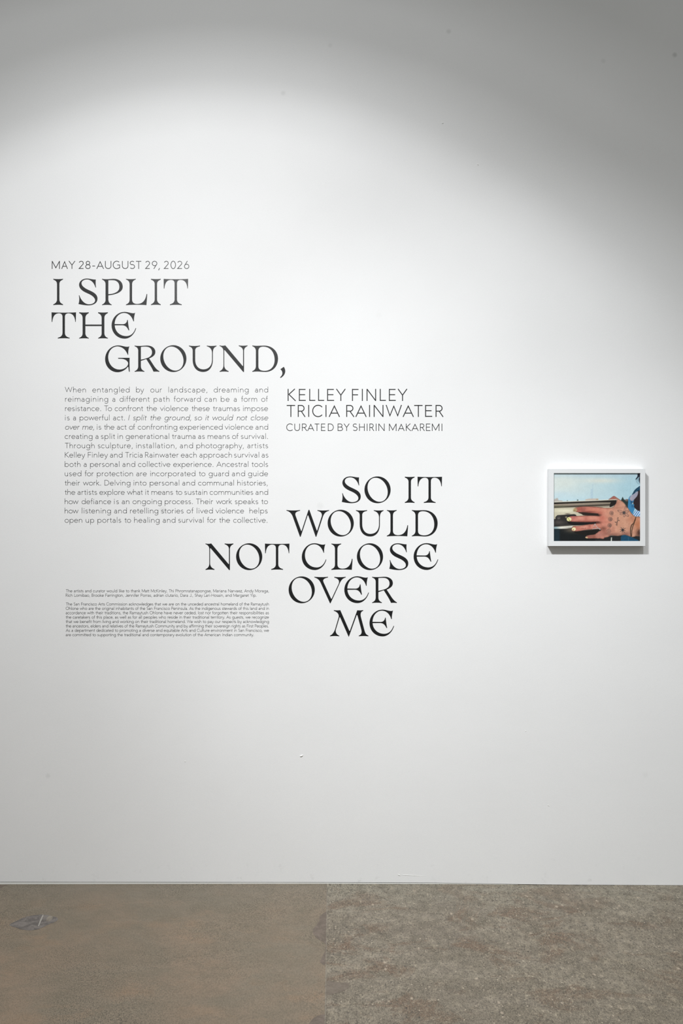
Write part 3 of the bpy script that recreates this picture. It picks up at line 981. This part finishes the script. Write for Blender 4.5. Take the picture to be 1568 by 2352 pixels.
# small print, justified between the same margins
THANKS = [
    ("The artists and curator would like to thank Matt McKinley, Thi Phromratanapongse, Mariana Narvaez, Andy Moraga,", 1360.4, 617.4),
    ("Rich Lomibao, Brooke Farrington, Jennifer Porras, adrian clutario, Dara J., Shay Lari-Hosain, and Margaret Yip.", 1370.6, 588.4),
]
LANDTEXT = [
    ("The San Francisco Arts Commission acknowledges that we are on the unceded ancestral homeland of the Ramaytush", 1390.7, 617.2),
    ("Ohlone who are the original inhabitants of the San Francisco Peninsula. As the indigenous stewards of this land and in", 1400.7, 617.2),
    ("accordance with their traditions, the Ramaytush Ohlone have never ceded, lost nor forgotten their responsibilities as", 1410.7, 617.3),
    ("the caretakers of this place, as well as for all peoples who reside in their traditional territory. As guests, we recognize", 1420.8, 617.2),
    ("that we benefit from living and working on their traditional homeland. We wish to pay our respects by acknowledging", 1430.9, 617.3),
    ("the ancestors, elders and relatives of the Ramaytush Community and by affirming their sovereign rights as First Peoples.", 1441.0, 616.4),
    ("As a department dedicated to promoting a diverse and equitable Arts and Culture environment in San Francisco, we", 1451.1, 617.3),
    ("are committed to supporting the traditional and contemporary evolution of the American Indian community.", 1461.2, 582.5),
]
SMALL_CAP, SMALL_W, SMALL_SX = 6.9, 0.62, 0.95


def small_line(text, base, x1, line):
    cap, x0 = SMALL_CAP, 151.0
    words = text.split(' ')
    nat = [sum(SANS[c][0] for c in w) * SMALL_SX for w in words]
    lead = ink(words[0][0])[0] * SMALL_SX
    tail = (SANS[words[-1][-1]][0] - ink(words[-1][-1])[1]) * SMALL_SX
    want = (x1 - x0 - SMALL_W) / cap + lead + tail
    gaps = len(words) - 1
    chars = sum(len(w) for w in words)
    spare = want - sum(nat) - gaps * 0.50
    track = spare / (chars + gaps * 3.0)
    gap = 0.50 + track * 3.0
    x = x0 + SMALL_W / 2 - lead * cap
    for w in words:
        V, F, xw = [], [], x
        for c in w:
            add_char(c, x, base, cap, SMALL_W, V, F, SMALL_SX, 0.0, 22)
            x += (SANS[c][0] * SMALL_SX + track) * cap
        o = finish('word', V, F, (xw, base), line)
        o.location = (wx(xw) - wx(151), 0, 0)
        x += gap * cap


for nm, lab, lines in (('thanks_note', 'tiny two-line thanks note, below the long paragraph and left of NOT CLOSE', THANKS),
                       ('land_acknowledgement', 'tiny eight-line block of text lowest on the wall, left of OVER ME', LANDTEXT)):
    zb = lines[-1][1]
    root = thing(nm, lab, 'wall text', (wx(151), 0, wz(zb)))
    for t, b, x1 in lines:
        ln = bpy.data.objects.new('text_line', None)
        ln.empty_display_size = 0.02
        ln.location = (0, 0, wz(b) - wz(zb))
        link(ln, root)
        small_line(t, b, x1, ln)

# ----------------------------------------------------------------------------
# framed photograph
# ----------------------------------------------------------------------------
FD = 0.034                                   # frame depth
PF = PPM * CAM_D / (CAM_D - FD)              # pixels per metre at the frame front
fx = lambda px: (px - 784.0) / PF
fz = lambda py: CAM_Z + (1176.0 - py) / PF
FX0, FX1, FZ0, FZ1 = fx(1260.6), fx(1481.5), fz(1254.4), fz(1077.0)
IX0, IX1, IZ0, IZ1 = fx(1271.6), fx(1470.2), fz(1242.9), fz(1086.9)
CX, CZ = (FX0 + FX1) / 2, (FZ0 + FZ1) / 2
frame_root = thing('framed_photograph', 'small white-framed colour photo of a tattooed hand, hung on the wall at right', 'framed picture', (CX, 0, FZ0))
RECESS = 0.0062


def ring_frame():
    bm = bmesh.new()
    yF, yB, yI = -FD, -0.0005, -FD + 0.009
    o = [(FX0, FZ0), (FX1, FZ0), (FX1, FZ1), (FX0, FZ1)]
    i = [(IX0, IZ0), (IX1, IZ0), (IX1, IZ1), (IX0, IZ1)]
    mk = lambda pts, y: [bm.verts.new((x - CX, y, z - FZ0)) for x, z in pts]
    of, ob, inf, inb = mk(o, yF), mk(o, yB), mk(i, yF), mk(i, yI)
    ib2 = mk([(IX0 - .004, IZ0 - .004), (IX1 + .004, IZ0 - .004), (IX1 + .004, IZ1 + .004), (IX0 - .004, IZ1 + .004)], yI)
    ib3 = mk([(IX0 - .004, IZ0 - .004), (IX1 + .004, IZ0 - .004), (IX1 + .004, IZ1 + .004), (IX0 - .004, IZ1 + .004)], yB)
    for a, b in ((of, ob), (inf, of), (inb, inf), (ib2, inb), (ib3, ib2), (ob, ib3)):
        for k in range(4):
            q = (k + 1) % 4
            bm.faces.new((a[k], a[q], b[q], b[k]))
    bmesh.ops.recalc_face_normals(bm, faces=bm.faces)
    ed = [e for e in bm.edges if all(abs(v.co.y - yF) < 1e-6 for v in e.verts) and len({v in of for v in e.verts}) == 1]
    bmesh.ops.bevel(bm, geom=ed, offset=0.0006, segments=2, affect='EDGES')
    me = bpy.data.meshes.new('frame')
    bm.to_mesh(me)
    bm.free()
    return me


obj('frame', ring_frame(), M_FRAME, frame_root)


def box(name, x0, x1, y0, y1, z0, z1, mat, parent):
    vs = [(x - CX, y, z - FZ0) for x in (x0, x1) for y in (y0, y1) for z in (z0, z1)]
    fs = [(0, 1, 3, 2), (4, 6, 7, 5), (0, 4, 5, 1), (2, 3, 7, 6), (0, 2, 6, 4), (1, 5, 7, 3)]
    return obj(name, mesh(name, vs, fs), mat, parent)


M_BOARD = plain('grey_backing_board', (150, 148, 142), 0.8)
box('backing_board', IX0 - .003, IX1 + .003, -FD + RECESS + 0.0008, -0.003, IZ0 - .003, IZ1 + .003, M_BOARD, frame_root)


def glass_mat():
    k = Nodes('picture_glass')
    out = k.t.nodes['Material Output']
    k.t.nodes.remove(k.b)
    tr_ = k.n('ShaderNodeBsdfTransparent')
    gl = k.n('ShaderNodeBsdfGlossy')
    gl.inputs['Roughness'].default_value = 0.02
    lw = k.n('ShaderNodeLayerWeight')
    lw.inputs['Blend'].default_value = 0.5
    fr = k.math('ADD', k.math('MULTIPLY', k.math('POWER', lw.outputs['Facing'], 5.0), 0.97), 0.03)
    mx = k.n('ShaderNodeMixShader')
    k.l(fr, mx.inputs[0])
    k.l(tr_.outputs[0], mx.inputs[1])
    k.l(gl.outputs[0], mx.inputs[2])
    k.l(mx.outputs[0], out.inputs['Surface'])
    return k.m


gv = [(x - CX, -FD + 0.0038, z - FZ0) for x, z in ((IX0 - .002, IZ0 - .002), (IX1 + .002, IZ0 - .002), (IX1 + .002, IZ1 + .002), (IX0 - .002, IZ1 + .002))]
g = obj('glass', mesh('glass', gv, [(0, 1, 2, 3)]), glass_mat(), frame_root)


# --- the photographic print: colours laid on a fine grid, in photo pixels ----
def paint_print():
    S = 2.2
    X0, X1, Y0, Y1 = 1269.0, 1473.0, 1084.0, 1246.0
    W, H = int((X1 - X0) * S), int((Y1 - Y0) * S)
    gx, gy = np.meshgrid(X0 + (np.arange(W) + .5) / S, Y0 + (np.arange(H) + .5) / S)
    rng = np.random.default_rng(4)
    img = np.zeros((H, W, 3))
    k = 14.79
    A = lambda *p: [(1268 + x / k, 1084 + y / k) for x, y in p]
    B = lambda *p: [(1370 + x / k, 1084 + y / k) for x, y in p]
    C = lambda *p: [(1268 + x / k, 1160 + y / k) for x, y in p]
    D = lambda *p: [(1370 + x / k, 1160 + y / k) for x, y in p]

    def vnoise(cell, seed, octaves=3):
        r = np.random.default_rng(seed)
        out = np.zeros((H, W))
        amp = 1.0
        for o_ in range(octaves):
            c = cell / 2 ** o_
            nx, ny = int((X1 - X0) / c) + 3, int((Y1 - Y0) / c) + 3
            g_ = r.uniform(-1, 1, (ny, nx))
            u, v = (gx - X0) / c, (gy - Y0) / c
            iu, iv = u.astype(int), v.astype(int)
            fu, fv = u - iu, v - iv
            fu, fv = fu * fu * (3 - 2 * fu), fv * fv * (3 - 2 * fv)
            out += amp * ((g_[iv, iu] * (1 - fu) + g_[iv, iu + 1] * fu) * (1 - fv) + (g_[iv + 1, iu] * (1 - fu) + g_[iv + 1, iu + 1] * fu) * fv)
            amp *= .5
        return out

    def sd_poly(pts):
        P = np.array(pts)
        d = np.full((H, W), 1e9)
        s = np.ones((H, W))
        n = len(P)
        for i in range(n):
            a, b = P[i], P[i - 1]
            ex, ey = b - a
            wx_, wy_ = gx - a[0], gy - a[1]
            t = np.clip((wx_ * ex + wy_ * ey) / max(ex * ex + ey * ey, 1e-9), 0, 1)
            d = np.minimum(d, (wx_ - ex * t) ** 2 + (wy_ - ey * t) ** 2)
            c1, c2, c3 = gy >= a[1], gy < b[1], ex * wy_ > ey * wx_
            flip = (c1 & c2 & c3) | (~c1 & ~c2 & ~c3)
            s = np.where(flip, -s, s)
        return s * np.sqrt(d)

    def put(m, c, op=1.0):
        c = np.asarray(c, float)
        m = (np.clip(m, 0, 1) * op)[..., None]
        img[:] = img * (1 - m) + c * m

    def poly(pts, c, soft=.5, op=1.0, smooth=True):
        if smooth:
            pts = [tuple(q) for q in smooth_closed(pts, 4)]
        sd = sd_poly(pts)
        put(.5 - sd / (2 * soft), c, op)
        return sd

    def line(pts, w, c, soft=.4, op=1.0):
        d = np.full((H, W), 1e9)
        for (ax, ay), (bx, by) in zip(pts[:-1], pts[1:]):
            ex, ey = bx - ax, by - ay
            t = np.clip(((gx - ax) * ex + (gy - ay) * ey) / max(ex * ex + ey * ey, 1e-9), 0, 1)
            d = np.minimum(d, np.hypot(gx - ax - ex * t, gy - ay - ey * t))
        put(.5 - (d - w / 2) / (2 * soft), c, op)

    def ell(c0, rx, ry, c, soft=.5, op=1.0, rot=0.0):
        cx, cy = c0
        dx, dy = gx - cx, gy - cy
        u = dx * math.cos(rot) + dy * math.sin(rot)
        v = -dx * math.sin(rot) + dy * math.cos(rot)
        q = np.hypot(u / rx, v / ry)
        put(.5 - (q - 1) * min(rx, ry) / (2 * soft), c, op)

    def glow(c0, rx, ry, c, op):
        put(np.exp(-((gx - c0[0]) / rx) ** 2 - ((gy - c0[1]) / ry) ** 2), c, op)

    def ringl(c0, rx, ry, w, c, op=1.0, rot=0.0):
        cx, cy = c0
        dx, dy = gx - cx, gy - cy
        u = dx * math.cos(rot) + dy * math.sin(rot)
        v = -dx * math.sin(rot) + dy * math.cos(rot)
        q = (np.hypot(u / rx, v / ry) - 1) * min(rx, ry)
        put(.5 - (np.abs(q) - w / 2) / .6, c, op)

    # sky
    u = (gx - 1271) / 199
    v = (gy - 1087) / 65
    sky = np.zeros_like(img)
    left = np.array([206, 217, 215.])
    right = np.array([172, 204, 216.])
    sky[:] = left + (right - left) * np.clip(u * 1.15 - .05, 0, 1)[..., None]
    img[:] = sky
    put(np.clip(1 - v * 5, 0, 1), (184, 206, 218), .8)
    put(np.clip((v - .62) * 2.6, 0, 1) * np.clip(1.2 - u, 0, 1), (182, 212, 224), .85)
    glow((1378, 1104), 45, 6, (216, 218, 208), .8)
    glow((1300, 1108), 30, 12, (212, 218, 212), .6)
    glow((1288, 1137), 22, 9, (190, 212, 222), .6)
    glow((1440, 1128), 22, 26, (166, 202, 214), .5)
    img[:] += vnoise(7, 11)[..., None] * 2.2
    poly(A((1300, 590), (1388, 570), (1388, 940), (1296, 940)), (174, 198, 212), .8, .75, False)
    poly(A((1358, 410), (1384, 410), (1386, 600), (1352, 600)), (176, 198, 208), .7, .7, False)
    line(B((1150, 300), (1130, 800)), .9, (160, 186, 196), .5, .5)
    # skyline
    poly(A((60, 940), (130, 900), (180, 890), (220, 960), (330, 975), (330, 1030), (60, 1040)), (176, 162, 152), 1, .8)
    poly(A((1120, 930), (1250, 905), (1568, 900), (1580, 1000), (1120, 1000)), (198, 180, 166), .8, .85, False)
    ell(A((860, 962))[0], 1.8, 1.8, (86, 104, 100), .7)
    ell(A((510, 975))[0], 1.3, 1.0, (110, 124, 120), .7)
    ell(B((10, 935))[0], 2.0, 1.6, (176, 156, 130), .7)
    # car door: window ledge and panel
    poly([(1262, 1154), *A((60, 1010), (1568, 960)), *B((400, 940), (700, 925), (720, 1183)), (1420, 1260), (1262, 1260)], (196, 190, 168), .5, 1, False)
    yl = 1157.5 - (gx - 1272) * .052          # falls with the ledge
    put(np.clip((gy - (1154.0 - (gx - 1272) * .045)) / 1.2, 0, 1) * np.clip((1167 - gy - (gx - 1272) * .012) / 3, 0, 1) * np.clip((1412 - gx) / 4, 0, 1), (138, 128, 112), 1)
    band = gy - (1160.5 - (gx - 1272) * .018)
    put(np.exp(-(band / 1.8) ** 2) * np.clip((1412 - gx) / 4, 0, 1), (168, 150, 138), .7)
    put(np.exp(-((gy - (1165.0 - (gx - 1272) * .045)) / 1.9) ** 2) * np.clip((1420 - gx) / 10, 0, 1), (52, 46, 38), .95)
    put(np.exp(-((gy - 1162.5) / 2.0) ** 2) * np.clip((1312 - gx) / 20, 0, 1), (104, 104, 84), .8)
    put(np.clip((gx - 1380) / 30, 0, 1) * np.exp(-((gy - 1163.5) / 1.6) ** 2), (186, 172, 160), .8)
    poly(A((40, 1036), (1568, 984)) + B((665, 958), (650, 1090), (440, 1190), (480, 1032), (0, 1032)) + A((40, 1094)), (32, 27, 25), .5, 1, False)
    line(A((40, 1022), (1568, 968)) + B((420, 945), (690, 930)), 1.1, (226, 224, 212), .4, .9)
    glow((1296, 1173), 26, 4, (226, 222, 198), .9)
    # door handle and the strip below
    poly(C((40, 482), (108, 470), (104, 410), (170, 345), (450, 328), (740, 310), (800, 330), (840, 400), (1200, 520), (1640, 560), (1640, 640), (1200, 655),
           (700, 695), (40, 742)), (42, 40, 40), .5, 1, False)
    glow(C((230, 590))[0], 14, 5, (84, 78, 74), .75)
    ell(C((215, 430))[0], 4.5, 4.0, (66, 63, 62), 1)
    ell(C((215, 455))[0], 2.6, 1.3, (116, 110, 106), .8, .7)
    ell(C((470, 415))[0], 2.2, 2.0, (150, 140, 116), .8, .9)
    ell(C((520, 300))[0], 5, 1.2, (84, 74, 66), .8, .8)
    line(C((260, 695), (900, 668)), .7, (120, 114, 104), .4, .7)
    poly(C((40, 752), (700, 708), (640, 800), (500, 812), (40, 818)), (228, 227, 217), .5, 1, False)
    put(np.clip((1288 - gx) / 12, 0, 1) * np.clip((gy - 1209) / 1.5, 0, 1) * np.clip((1216 - gy) / 1.5, 0, 1), (128, 158, 168), .85)
    poly(C((40, 812), (500, 806), (660, 780), (900, 880), (1640, 820), (1640, 1400), (40, 1400)), (19, 23, 25), 1.2, 1, False)
    put(np.clip((1287 - gx) / 4, 0, 1) * np.clip((gy - 1214) / 3, 0, 1), (24, 44, 54), .9)
    glow(C((640, 850))[0], 15, 6, (94, 85, 74), .85)
    glow(C((1000, 930))[0], 16, 3.5, (52, 46, 38), .8)
    # bottom right: dark seat, jeans
    poly(D((-60, 1080), (480, 1040), (1480, 1000), (1600, 1400), (-60, 1400)), (32, 34, 36), .8, 1, False)
    poly(D((820, 1080), (960, 1015), (1100, 1040), (1250, 1120), (1420, 1235), (900, 1400)), (22, 70, 98), .8)
    line(D((1070, 1090), (1080, 1240)), 1.2, (70, 112, 132), .8, .6)
    poly(D((482, 1100), (518, 1100), (512, 1260), (474, 1260)), (200, 204, 194), .5, 1, False)
    # dark shrubs and rooftop beyond the hand
    poly(B((820, 970), (880, 845), (920, 930), (960, 950), (1070, 930), (1080, 1183), (1080, 1400), (1000, 1300), (860, 1060)), (38, 52, 50), .7, 1, False)
    ell(B((1015, 960))[0], 3.6, 2.6, (132, 104, 98), .8, .8)
    # person behind: hair, scarf, blue shirt, dark neck
    poly(B((1390, 640), (1500, 560), (1500, 1200)) + D((1560, 420), (1480, 215), (1390, 190), (1250, 70), (1240, -100)) + B((1150, 1120), (1200, 1000), (1320, 870)), (44, 32, 36), .6, 1, False)
    poly(B((1090, 880), (1190, 800), (1260, 980), (1180, 1090), (1270, 1100)) + D((1260, 70), (1290, 110), (1200, 320), (1120, 230), (1060, 100)) + B((1060, 1100)), (58, 128, 174), .6)
    glow(B((1180, 1010))[0], 2.5, 5, (28, 62, 96), .85)
    glow(D((1210, 40))[0], 2.4, 3, (34, 78, 118), .6)
    poly(B((1195, 775), (1290, 715), (1400, 660), (1380, 800), (1300, 900), (1200, 990), (1110, 900)), (156, 154, 172), .6)
    glow(B((1180, 880))[0], 3, 4, (176, 174, 188), .6)
    poly(B((1500, 455), (1400, 520), (1300, 600), (1230, 710), (1200, 775), (1290, 722), (1330, 680), (1420, 640), (1500, 590)), (22, 58, 82), .6)
    line(B((1470, 520), (1300, 680)), .9, (62, 120, 146), .6, .7)
    poly(B((1395, 60), (1520, 60), (1520, 450), (1478, 430), (1440, 330), (1425, 250), (1440, 170), (1345, 255), (1318, 245), (1380, 150)), (20, 28, 42), .6)
    poly(B((1345, 260), (1430, 170), (1430, 260), (1460, 400), (1380, 330)), (120, 148, 162), .8, .45)
    line(B((1330, 240), (1340, 320), (1400, 400), (1460, 430)), .8, (96, 124, 138), .6, .8)
    line(B((1420, 180), (1380, 230), (1400, 300)), .7, (90, 120, 134), .7, .6)
    stripe = D((1195, 335), (1330, 170), (1390, 200), (1490, 210), (1490, 430), (1340, 415))
    sds = sd_poly(stripe)
    ms = np.clip(.5 - sds / 1.0, 0, 1)
    ph = ((gx - 1453) * .90 + (gy - 1176) * .62)
    st = np.clip(.5 + 1.6 * np.sin(ph * 2 * math.pi / 4.6), 0, 1)
    put(ms, (76, 134, 184))
    put(ms * st, (206, 216, 232))
    # ---- hand ----
    SK, SK2, PALM, DK = (194, 124, 108), (176, 100, 88), (199, 148, 124), (112, 62, 52)
    # gaps between the fingers first
    poly(C((880, 245), (1150, 215), (1640, 260), (1690, 330), (1640, 372), (1100, 352), (1000, 310)), (40, 30, 26), .6)
    poly(C((560, 560), (1000, 560), (1640, 560), (1720, 600), (1560, 640), (1200, 670), (800, 690), (560, 640)), (22, 18, 20), .7)
    poly(C((760, 905), (1200, 850), (1568, 815), (1740, 850), (1640, 920), (1480, 990), (1200, 1030), (900, 990)), (25, 22, 20), .8)
    palm = B((395, 944), (480, 880), (560, 822), (610, 826), (700, 885), (800, 950), (900, 1020), (970, 1100), (1020, 1183)) + \
        D((1070, 110), (1160, 250), (1300, 390), (1500, 440), (1500, 1010), (1340, 1060), (1200, 1092), (1060, 1045), (920, 1012), (720, 1052), (490, 1030), (380, 1090),
          (160, 1125), (0, 1135), (-60, 1000), (90, 900), (140, 840), (90, 760), (20, 690), (-20, 590), (60, 560), (100, 420), (60, 330), (20, 200), (-20, 90),
          (120, 88), (440, 96), (560, 62)) + B((610, 1110), (660, 1020), (680, 950), (600, 935))
    pm = [tuple(q) for q in smooth_closed(palm, 3)]
    sdp = sd_poly(pm)
    fing = {
        'index': C((708, 165), (745, 108), (850, 74), (1000, 48), (1300, 48), (1600, 70), (1750, 110), (1750, 320), (1560, 292), (1300, 270), (1100, 250), (860, 245), (750, 215)),
        'middle': C((488, 490), (525, 435), (610, 382), (800, 372), (1150, 358), (1568, 368), (1760, 420), (1760, 600), (1568, 575), (1300, 582), (1000, 580), (800, 575), (600, 562), (510, 530)),
        'ring': C((645, 830), (665, 765), (730, 714), (900, 704), (1200, 658), (1400, 638), (1600, 600), (1720, 640), (1740, 830), (1568, 822), (1200, 842), (900, 890), (740, 894), (675, 880)),
        'pinky': C((1120, 1095), (1160, 1048), (1260, 1020), (1420, 1002), (1500, 962), (1600, 880), (1760, 880), (1760, 1140), (1568, 1132), (1260, 1140), (1140, 1125)),
    }
    sdf = {n_: sd_poly([tuple(q) for q in smooth_closed(p, 4)]) for n_, p in fing.items()}
    hand = sdp.copy()
    for s_ in sdf.values():
        hand = np.minimum(hand, s_)
    hm = np.clip(.5 - hand / 1.0, 0, 1)
    t = np.clip((gx - 1370) / 60, 0, 1)[..., None]
    base = np.array(SK, float) * (1 - t) + np.array(PALM, float) * t
    rim = np.exp(-(hand / 1.6) ** 2)[..., None]
    base = base * (1 - .38 * rim)
    base = base + vnoise(5, 5, 4)[..., None] * np.array([11, 10, 9])
    m3 = hm[..., None]
    img[:] = img * (1 - m3) + base * m3
    inside = hm

    def g2(c0, rx, ry, c, op):
        put(inside * np.exp(-((gx - c0[0]) / rx) ** 2 - ((gy - c0[1]) / ry) ** 2), c, op)
    # modelling of the photographed skin tones
    g2(C((930, 150))[0], 13, 6, (150, 78, 68), .75)
    g2(C((1420, 180))[0], 16, 5, (206, 128, 104), .7)
    g2(C((1250, 235))[0], 16, 2.5, (112, 52, 46), .7)
    g2(C((720, 430))[0], 7, 5, (176, 98, 96), .7)
    g2(C((950, 450))[0], 10, 4, (220, 156, 138), .7)
    g2(C((1160, 480))[0], 5, 6, (168, 96, 82), .6)
    g2(C((1380, 440))[0], 12, 5, (222, 158, 136), .6)
    g2(C((1100, 575))[0], 40, 2.2, (126, 66, 58), .8)
    g2(C((850, 780))[0], 8, 4, (186, 108, 92), .6)
    g2(C((1080, 750))[0], 12, 3, (218, 156, 138), .6)
    g2(C((1260, 720))[0], 3, 5, (168, 98, 84), .6)
    g2(C((1300, 1070))[0], 10, 4, (134, 84, 74), .8)
    g2(C((1430, 1080))[0], 4, 6, (112, 60, 50), .6)
    g2(C((1560, 1060))[0], 8, 6, (176, 120, 106), .6)
    g2(D((120, 260))[0], 8, 4, (170, 90, 76), .7)
    g2(D((250, 190))[0], 12, 5, (216, 146, 124), .6)
    g2(D((200, 450))[0], 9, 7, (184, 98, 82), .65)
    g2(D((300, 560))[0], 12, 8, (214, 138, 118), .5)
    g2(D((60, 340))[0], 6, 2.5, (60, 32, 26), .9)
    g2(D((40, 600))[0], 7, 2.5, (70, 38, 32), .8)
    g2(D((230, 800))[0], 7, 5, (110, 66, 54), .8)
    g2(D((330, 960))[0], 7, 4, (140, 88, 76), .5)
    g2(D((100, 1000))[0], 9, 5, (176, 122, 112), .7)
    g2(D((240, 880))[0], 6, 6, (146, 92, 80), .6)
    g2(D((650, 300))[0], 24, 12, (208, 156, 130), .6)
    g2(D((820, 560))[0], 22, 16, (204, 152, 126), .6)
    g2(D((560, 1000))[0], 20, 3.5, (138, 96, 84), .75)
    g2(D((1000, 990))[0], 10, 6, (128, 86, 78), .7)
    g2(D((700, 100))[0], 10, 3, (158, 108, 90), .5)
    g2(D((1200, 460))[0], 9, 9, (178, 112, 82), .5)
    g2(D((1400, 650))[0], 9, 16, (176, 108, 74), .7)
    g2(D((1450, 960))[0], 7, 9, (56, 36, 30), .9)
    g2(B((560, 870))[0], 8, 4, (152, 88, 82), .85)
    g2(B((700, 1080))[0], 5, 5, (160, 104, 86), .6)
    g2(B((820, 1100))[0], 8, 5, (206, 152, 128), .5)
    line(B((400, 948), (560, 938), (690, 930)), 1.0, (226, 216, 206), .5, .8)
    poly(B((480, 1032), (600, 985), (666, 962), (650, 1080), (560, 1150), (440, 1190)), (30, 26, 24), .7, .95)
    # nails
    ell(C((775, 165))[0], 4.4, 4.0, (192, 174, 128), .5)
    ringl(C((785, 160))[0], 2.0, 1.9, .9, (112, 72, 56), .8)
    glow(C((740, 200))[0], 2.4, 1.6, (96, 82, 54), .6)
    ell(C((566, 482))[0], 5.3, 4.7, (228, 224, 160), .5)
    ell(C((545, 465))[0], 1.3, 1.3, (132, 130, 70), .5, .8)
    ell(C((580, 518))[0], 1.1, 1.1, (70, 66, 34), .5, .9)
    ell(C((620, 480))[0], 1.8, 2.2, (238, 232, 190), .7, .7)
    ell(C((732, 818))[0], 4.6, 4.0, (232, 222, 174), .5)
    ell(C((712, 842))[0], 1.0, 1.1, (120, 70, 44), .5, .9)
    ell(C((1165, 1106))[0], 2.9, 1.6, (206, 186, 142), .5, .95, .35)
    # tattoos
    INK = (92, 74, 70)
    for xo in (1012, 1062, 1108):
        line(C((xo, 60), (xo - 6, 150), (xo + 4, 235)), .8, (112, 70, 66), .5, .75)
    for p in ((1015, 795), (1066, 797), (1120, 786)):
        ell(C(p)[0], .8, .8, (92, 50, 44), .5)
    for (x, y, r, op) in ((498, 270, 4.4, .8), (462, 480, 4.6, .9), (436, 690, 4.4, .95), (412, 885, 4.8, .5)):
        c0 = D((x, y))[0]
        ell(c0, r, r, (156, 112, 96), .8, .55 * op)
        ringl(c0, r, r, .9, INK, .75 * op)
        ringl((c0[0] + .8, c0[1] + .3), r * .55, r * .6, .9, INK, .8 * op)
        ell((c0[0] + .6, c0[1] + .5), 1.4, 1.5, INK, .8, .75 * op)
    line(D((480, 350), (520, 380), (560, 320)), .7, INK, .5, .6)
    line(D((330, 880), (380, 830), (470, 770)), .7, INK, .5, .5)
    fc = D((925, 262))[0]
    for ang, ln_, wd in ((200, 14, 3.4), (160, 9, 3.6), (85, 9, 3.2), (38, 12, 3.4), (-20, 10, 4.0), (-72, 15, 2.6)):
        a = math.radians(ang)
        cx, cy = fc[0] + math.cos(a) * ln_ * .55, fc[1] + math.sin(a) * ln_ * .55
        ell((cx, cy), ln_ * .52, wd * .8, (158, 118, 104), .6, .35, a)
        ringl((cx, cy), ln_ * .52, wd * .8, .7, (104, 80, 74), .75, a)
    ell(fc, 3.2, 3.4, (74, 68, 68), 1.0, .95)
    for q in (D((700, 420), (740, 440), (690, 470), (770, 530)), D((770, 530), (700, 520), (690, 590)), D((610, 575), (700, 590), (710, 540)),
              D((630, 580), (690, 640), (650, 670), (690, 695)), D((690, 600), (690, 690))):
        line(q, 1.0, (86, 66, 60), .45, .9)
    sc = D((880, 850))[0]
    for ang in range(0, 360, 45):
        a = math.radians(ang + 12)
        r = 7.2 if ang % 90 else 5.6
        line([sc, (sc[0] + math.cos(a) * r, sc[1] + math.sin(a) * r)], 1.1, (62, 56, 56), .5, .85)
    ell(sc, 2.6, 2.8, (50, 46, 48), .7, 1)
    # bracelet
    line(D((1330, 420), (1290, 520), (1250, 620), (1180, 680), (1150, 780), (1145, 920), (1160, 1070)), 1.7, (48, 34, 24), .5)
    line(D((1310, 500), (1260, 640), (1215, 760), (1190, 900), (1185, 1060)), 1.5, (58, 40, 26), .5)
    line(D((1290, 530), (1240, 650), (1185, 740), (1165, 900)), .8, (134, 108, 84), .4, .7)
    line(D((1480, 830), (1420, 870), (1390, 930)), 1.0, (70, 40, 30), .6, .7)
    # silver ring
    for q in (C((1445, 640), (1400, 740)), C((1450, 640), (1490, 720), (1568, 790)) + D((110, 835)), C((1360, 815), (1568, 790)) + D((130, 820))):
        line(q, 1.5, (92, 78, 74), .5, .8)
        line(q, .8, (236, 230, 228), .4, .95)
    # film grain and a touch of softness
    img[:] += rng.normal(0, 4.5, (H, W, 1)) + vnoise(1.4, 21, 1)[..., None] * 2.5
    f = img.copy()
    for ax in (0, 1):
        f = (np.roll(f, 1, ax) + 4 * f + np.roll(f, -1, ax)) / 6
    return np.clip(f, 4, 250), gx, gy


def print_material():
    k = Nodes('glossy_photo_paper')
    at = k.n('ShaderNodeAttribute')
    at.attribute_name = 'print_colour'
    k.l(at.outputs['Color'], k.b.inputs['Base Color'])
    k.b.inputs['Roughness'].default_value = 0.5
    k.b.inputs['Specular IOR Level'].default_value = 0.2
    return k.m


PRINT_LIGHT = 0.94


def build_print():
    rgb, gx, gy = paint_print()
    H, W = gx.shape
    PP = PPM * CAM_D / (CAM_D - FD + RECESS)
    x = (gx - 784.0) / PP - CX
    z = CZ * 0 + CAM_Z + (1176.0 - gy) / PP - FZ0
    co = np.stack([x, np.full_like(x, -FD + RECESS), z], -1).reshape(-1, 3).astype(np.float32)
    idx = np.arange(H * W).reshape(H, W)
    q = np.stack([idx[1:, :-1], idx[1:, 1:], idx[:-1, 1:], idx[:-1, :-1]], -1).reshape(-1, 4).astype(np.int32)
    me = bpy.data.meshes.new('photographic_print')
    me.vertices.add(len(co))
    me.vertices.foreach_set('co', co.ravel())
    me.loops.add(q.size)
    me.loops.foreach_set('vertex_index', q.ravel())
    me.polygons.add(len(q))
    me.polygons.foreach_set('loop_start', np.arange(0, q.size, 4, dtype=np.int32))
    me.update(calc_edges=True)
    col_ = np.ones((H * W, 4), np.float32)
    col_[:, :3] = np.clip(lin(rgb).reshape(-1, 3) / PRINT_LIGHT, 0, .95)
    at = me.attributes.new('print_colour', 'FLOAT_COLOR', 'POINT')
    at.data.foreach_set('color', col_.ravel())
    return obj('photographic_print', me, print_material(), frame_root)


pr = build_print()
pr['label'] = 'colour photograph of a tattooed hand with yellow nails on a car door'
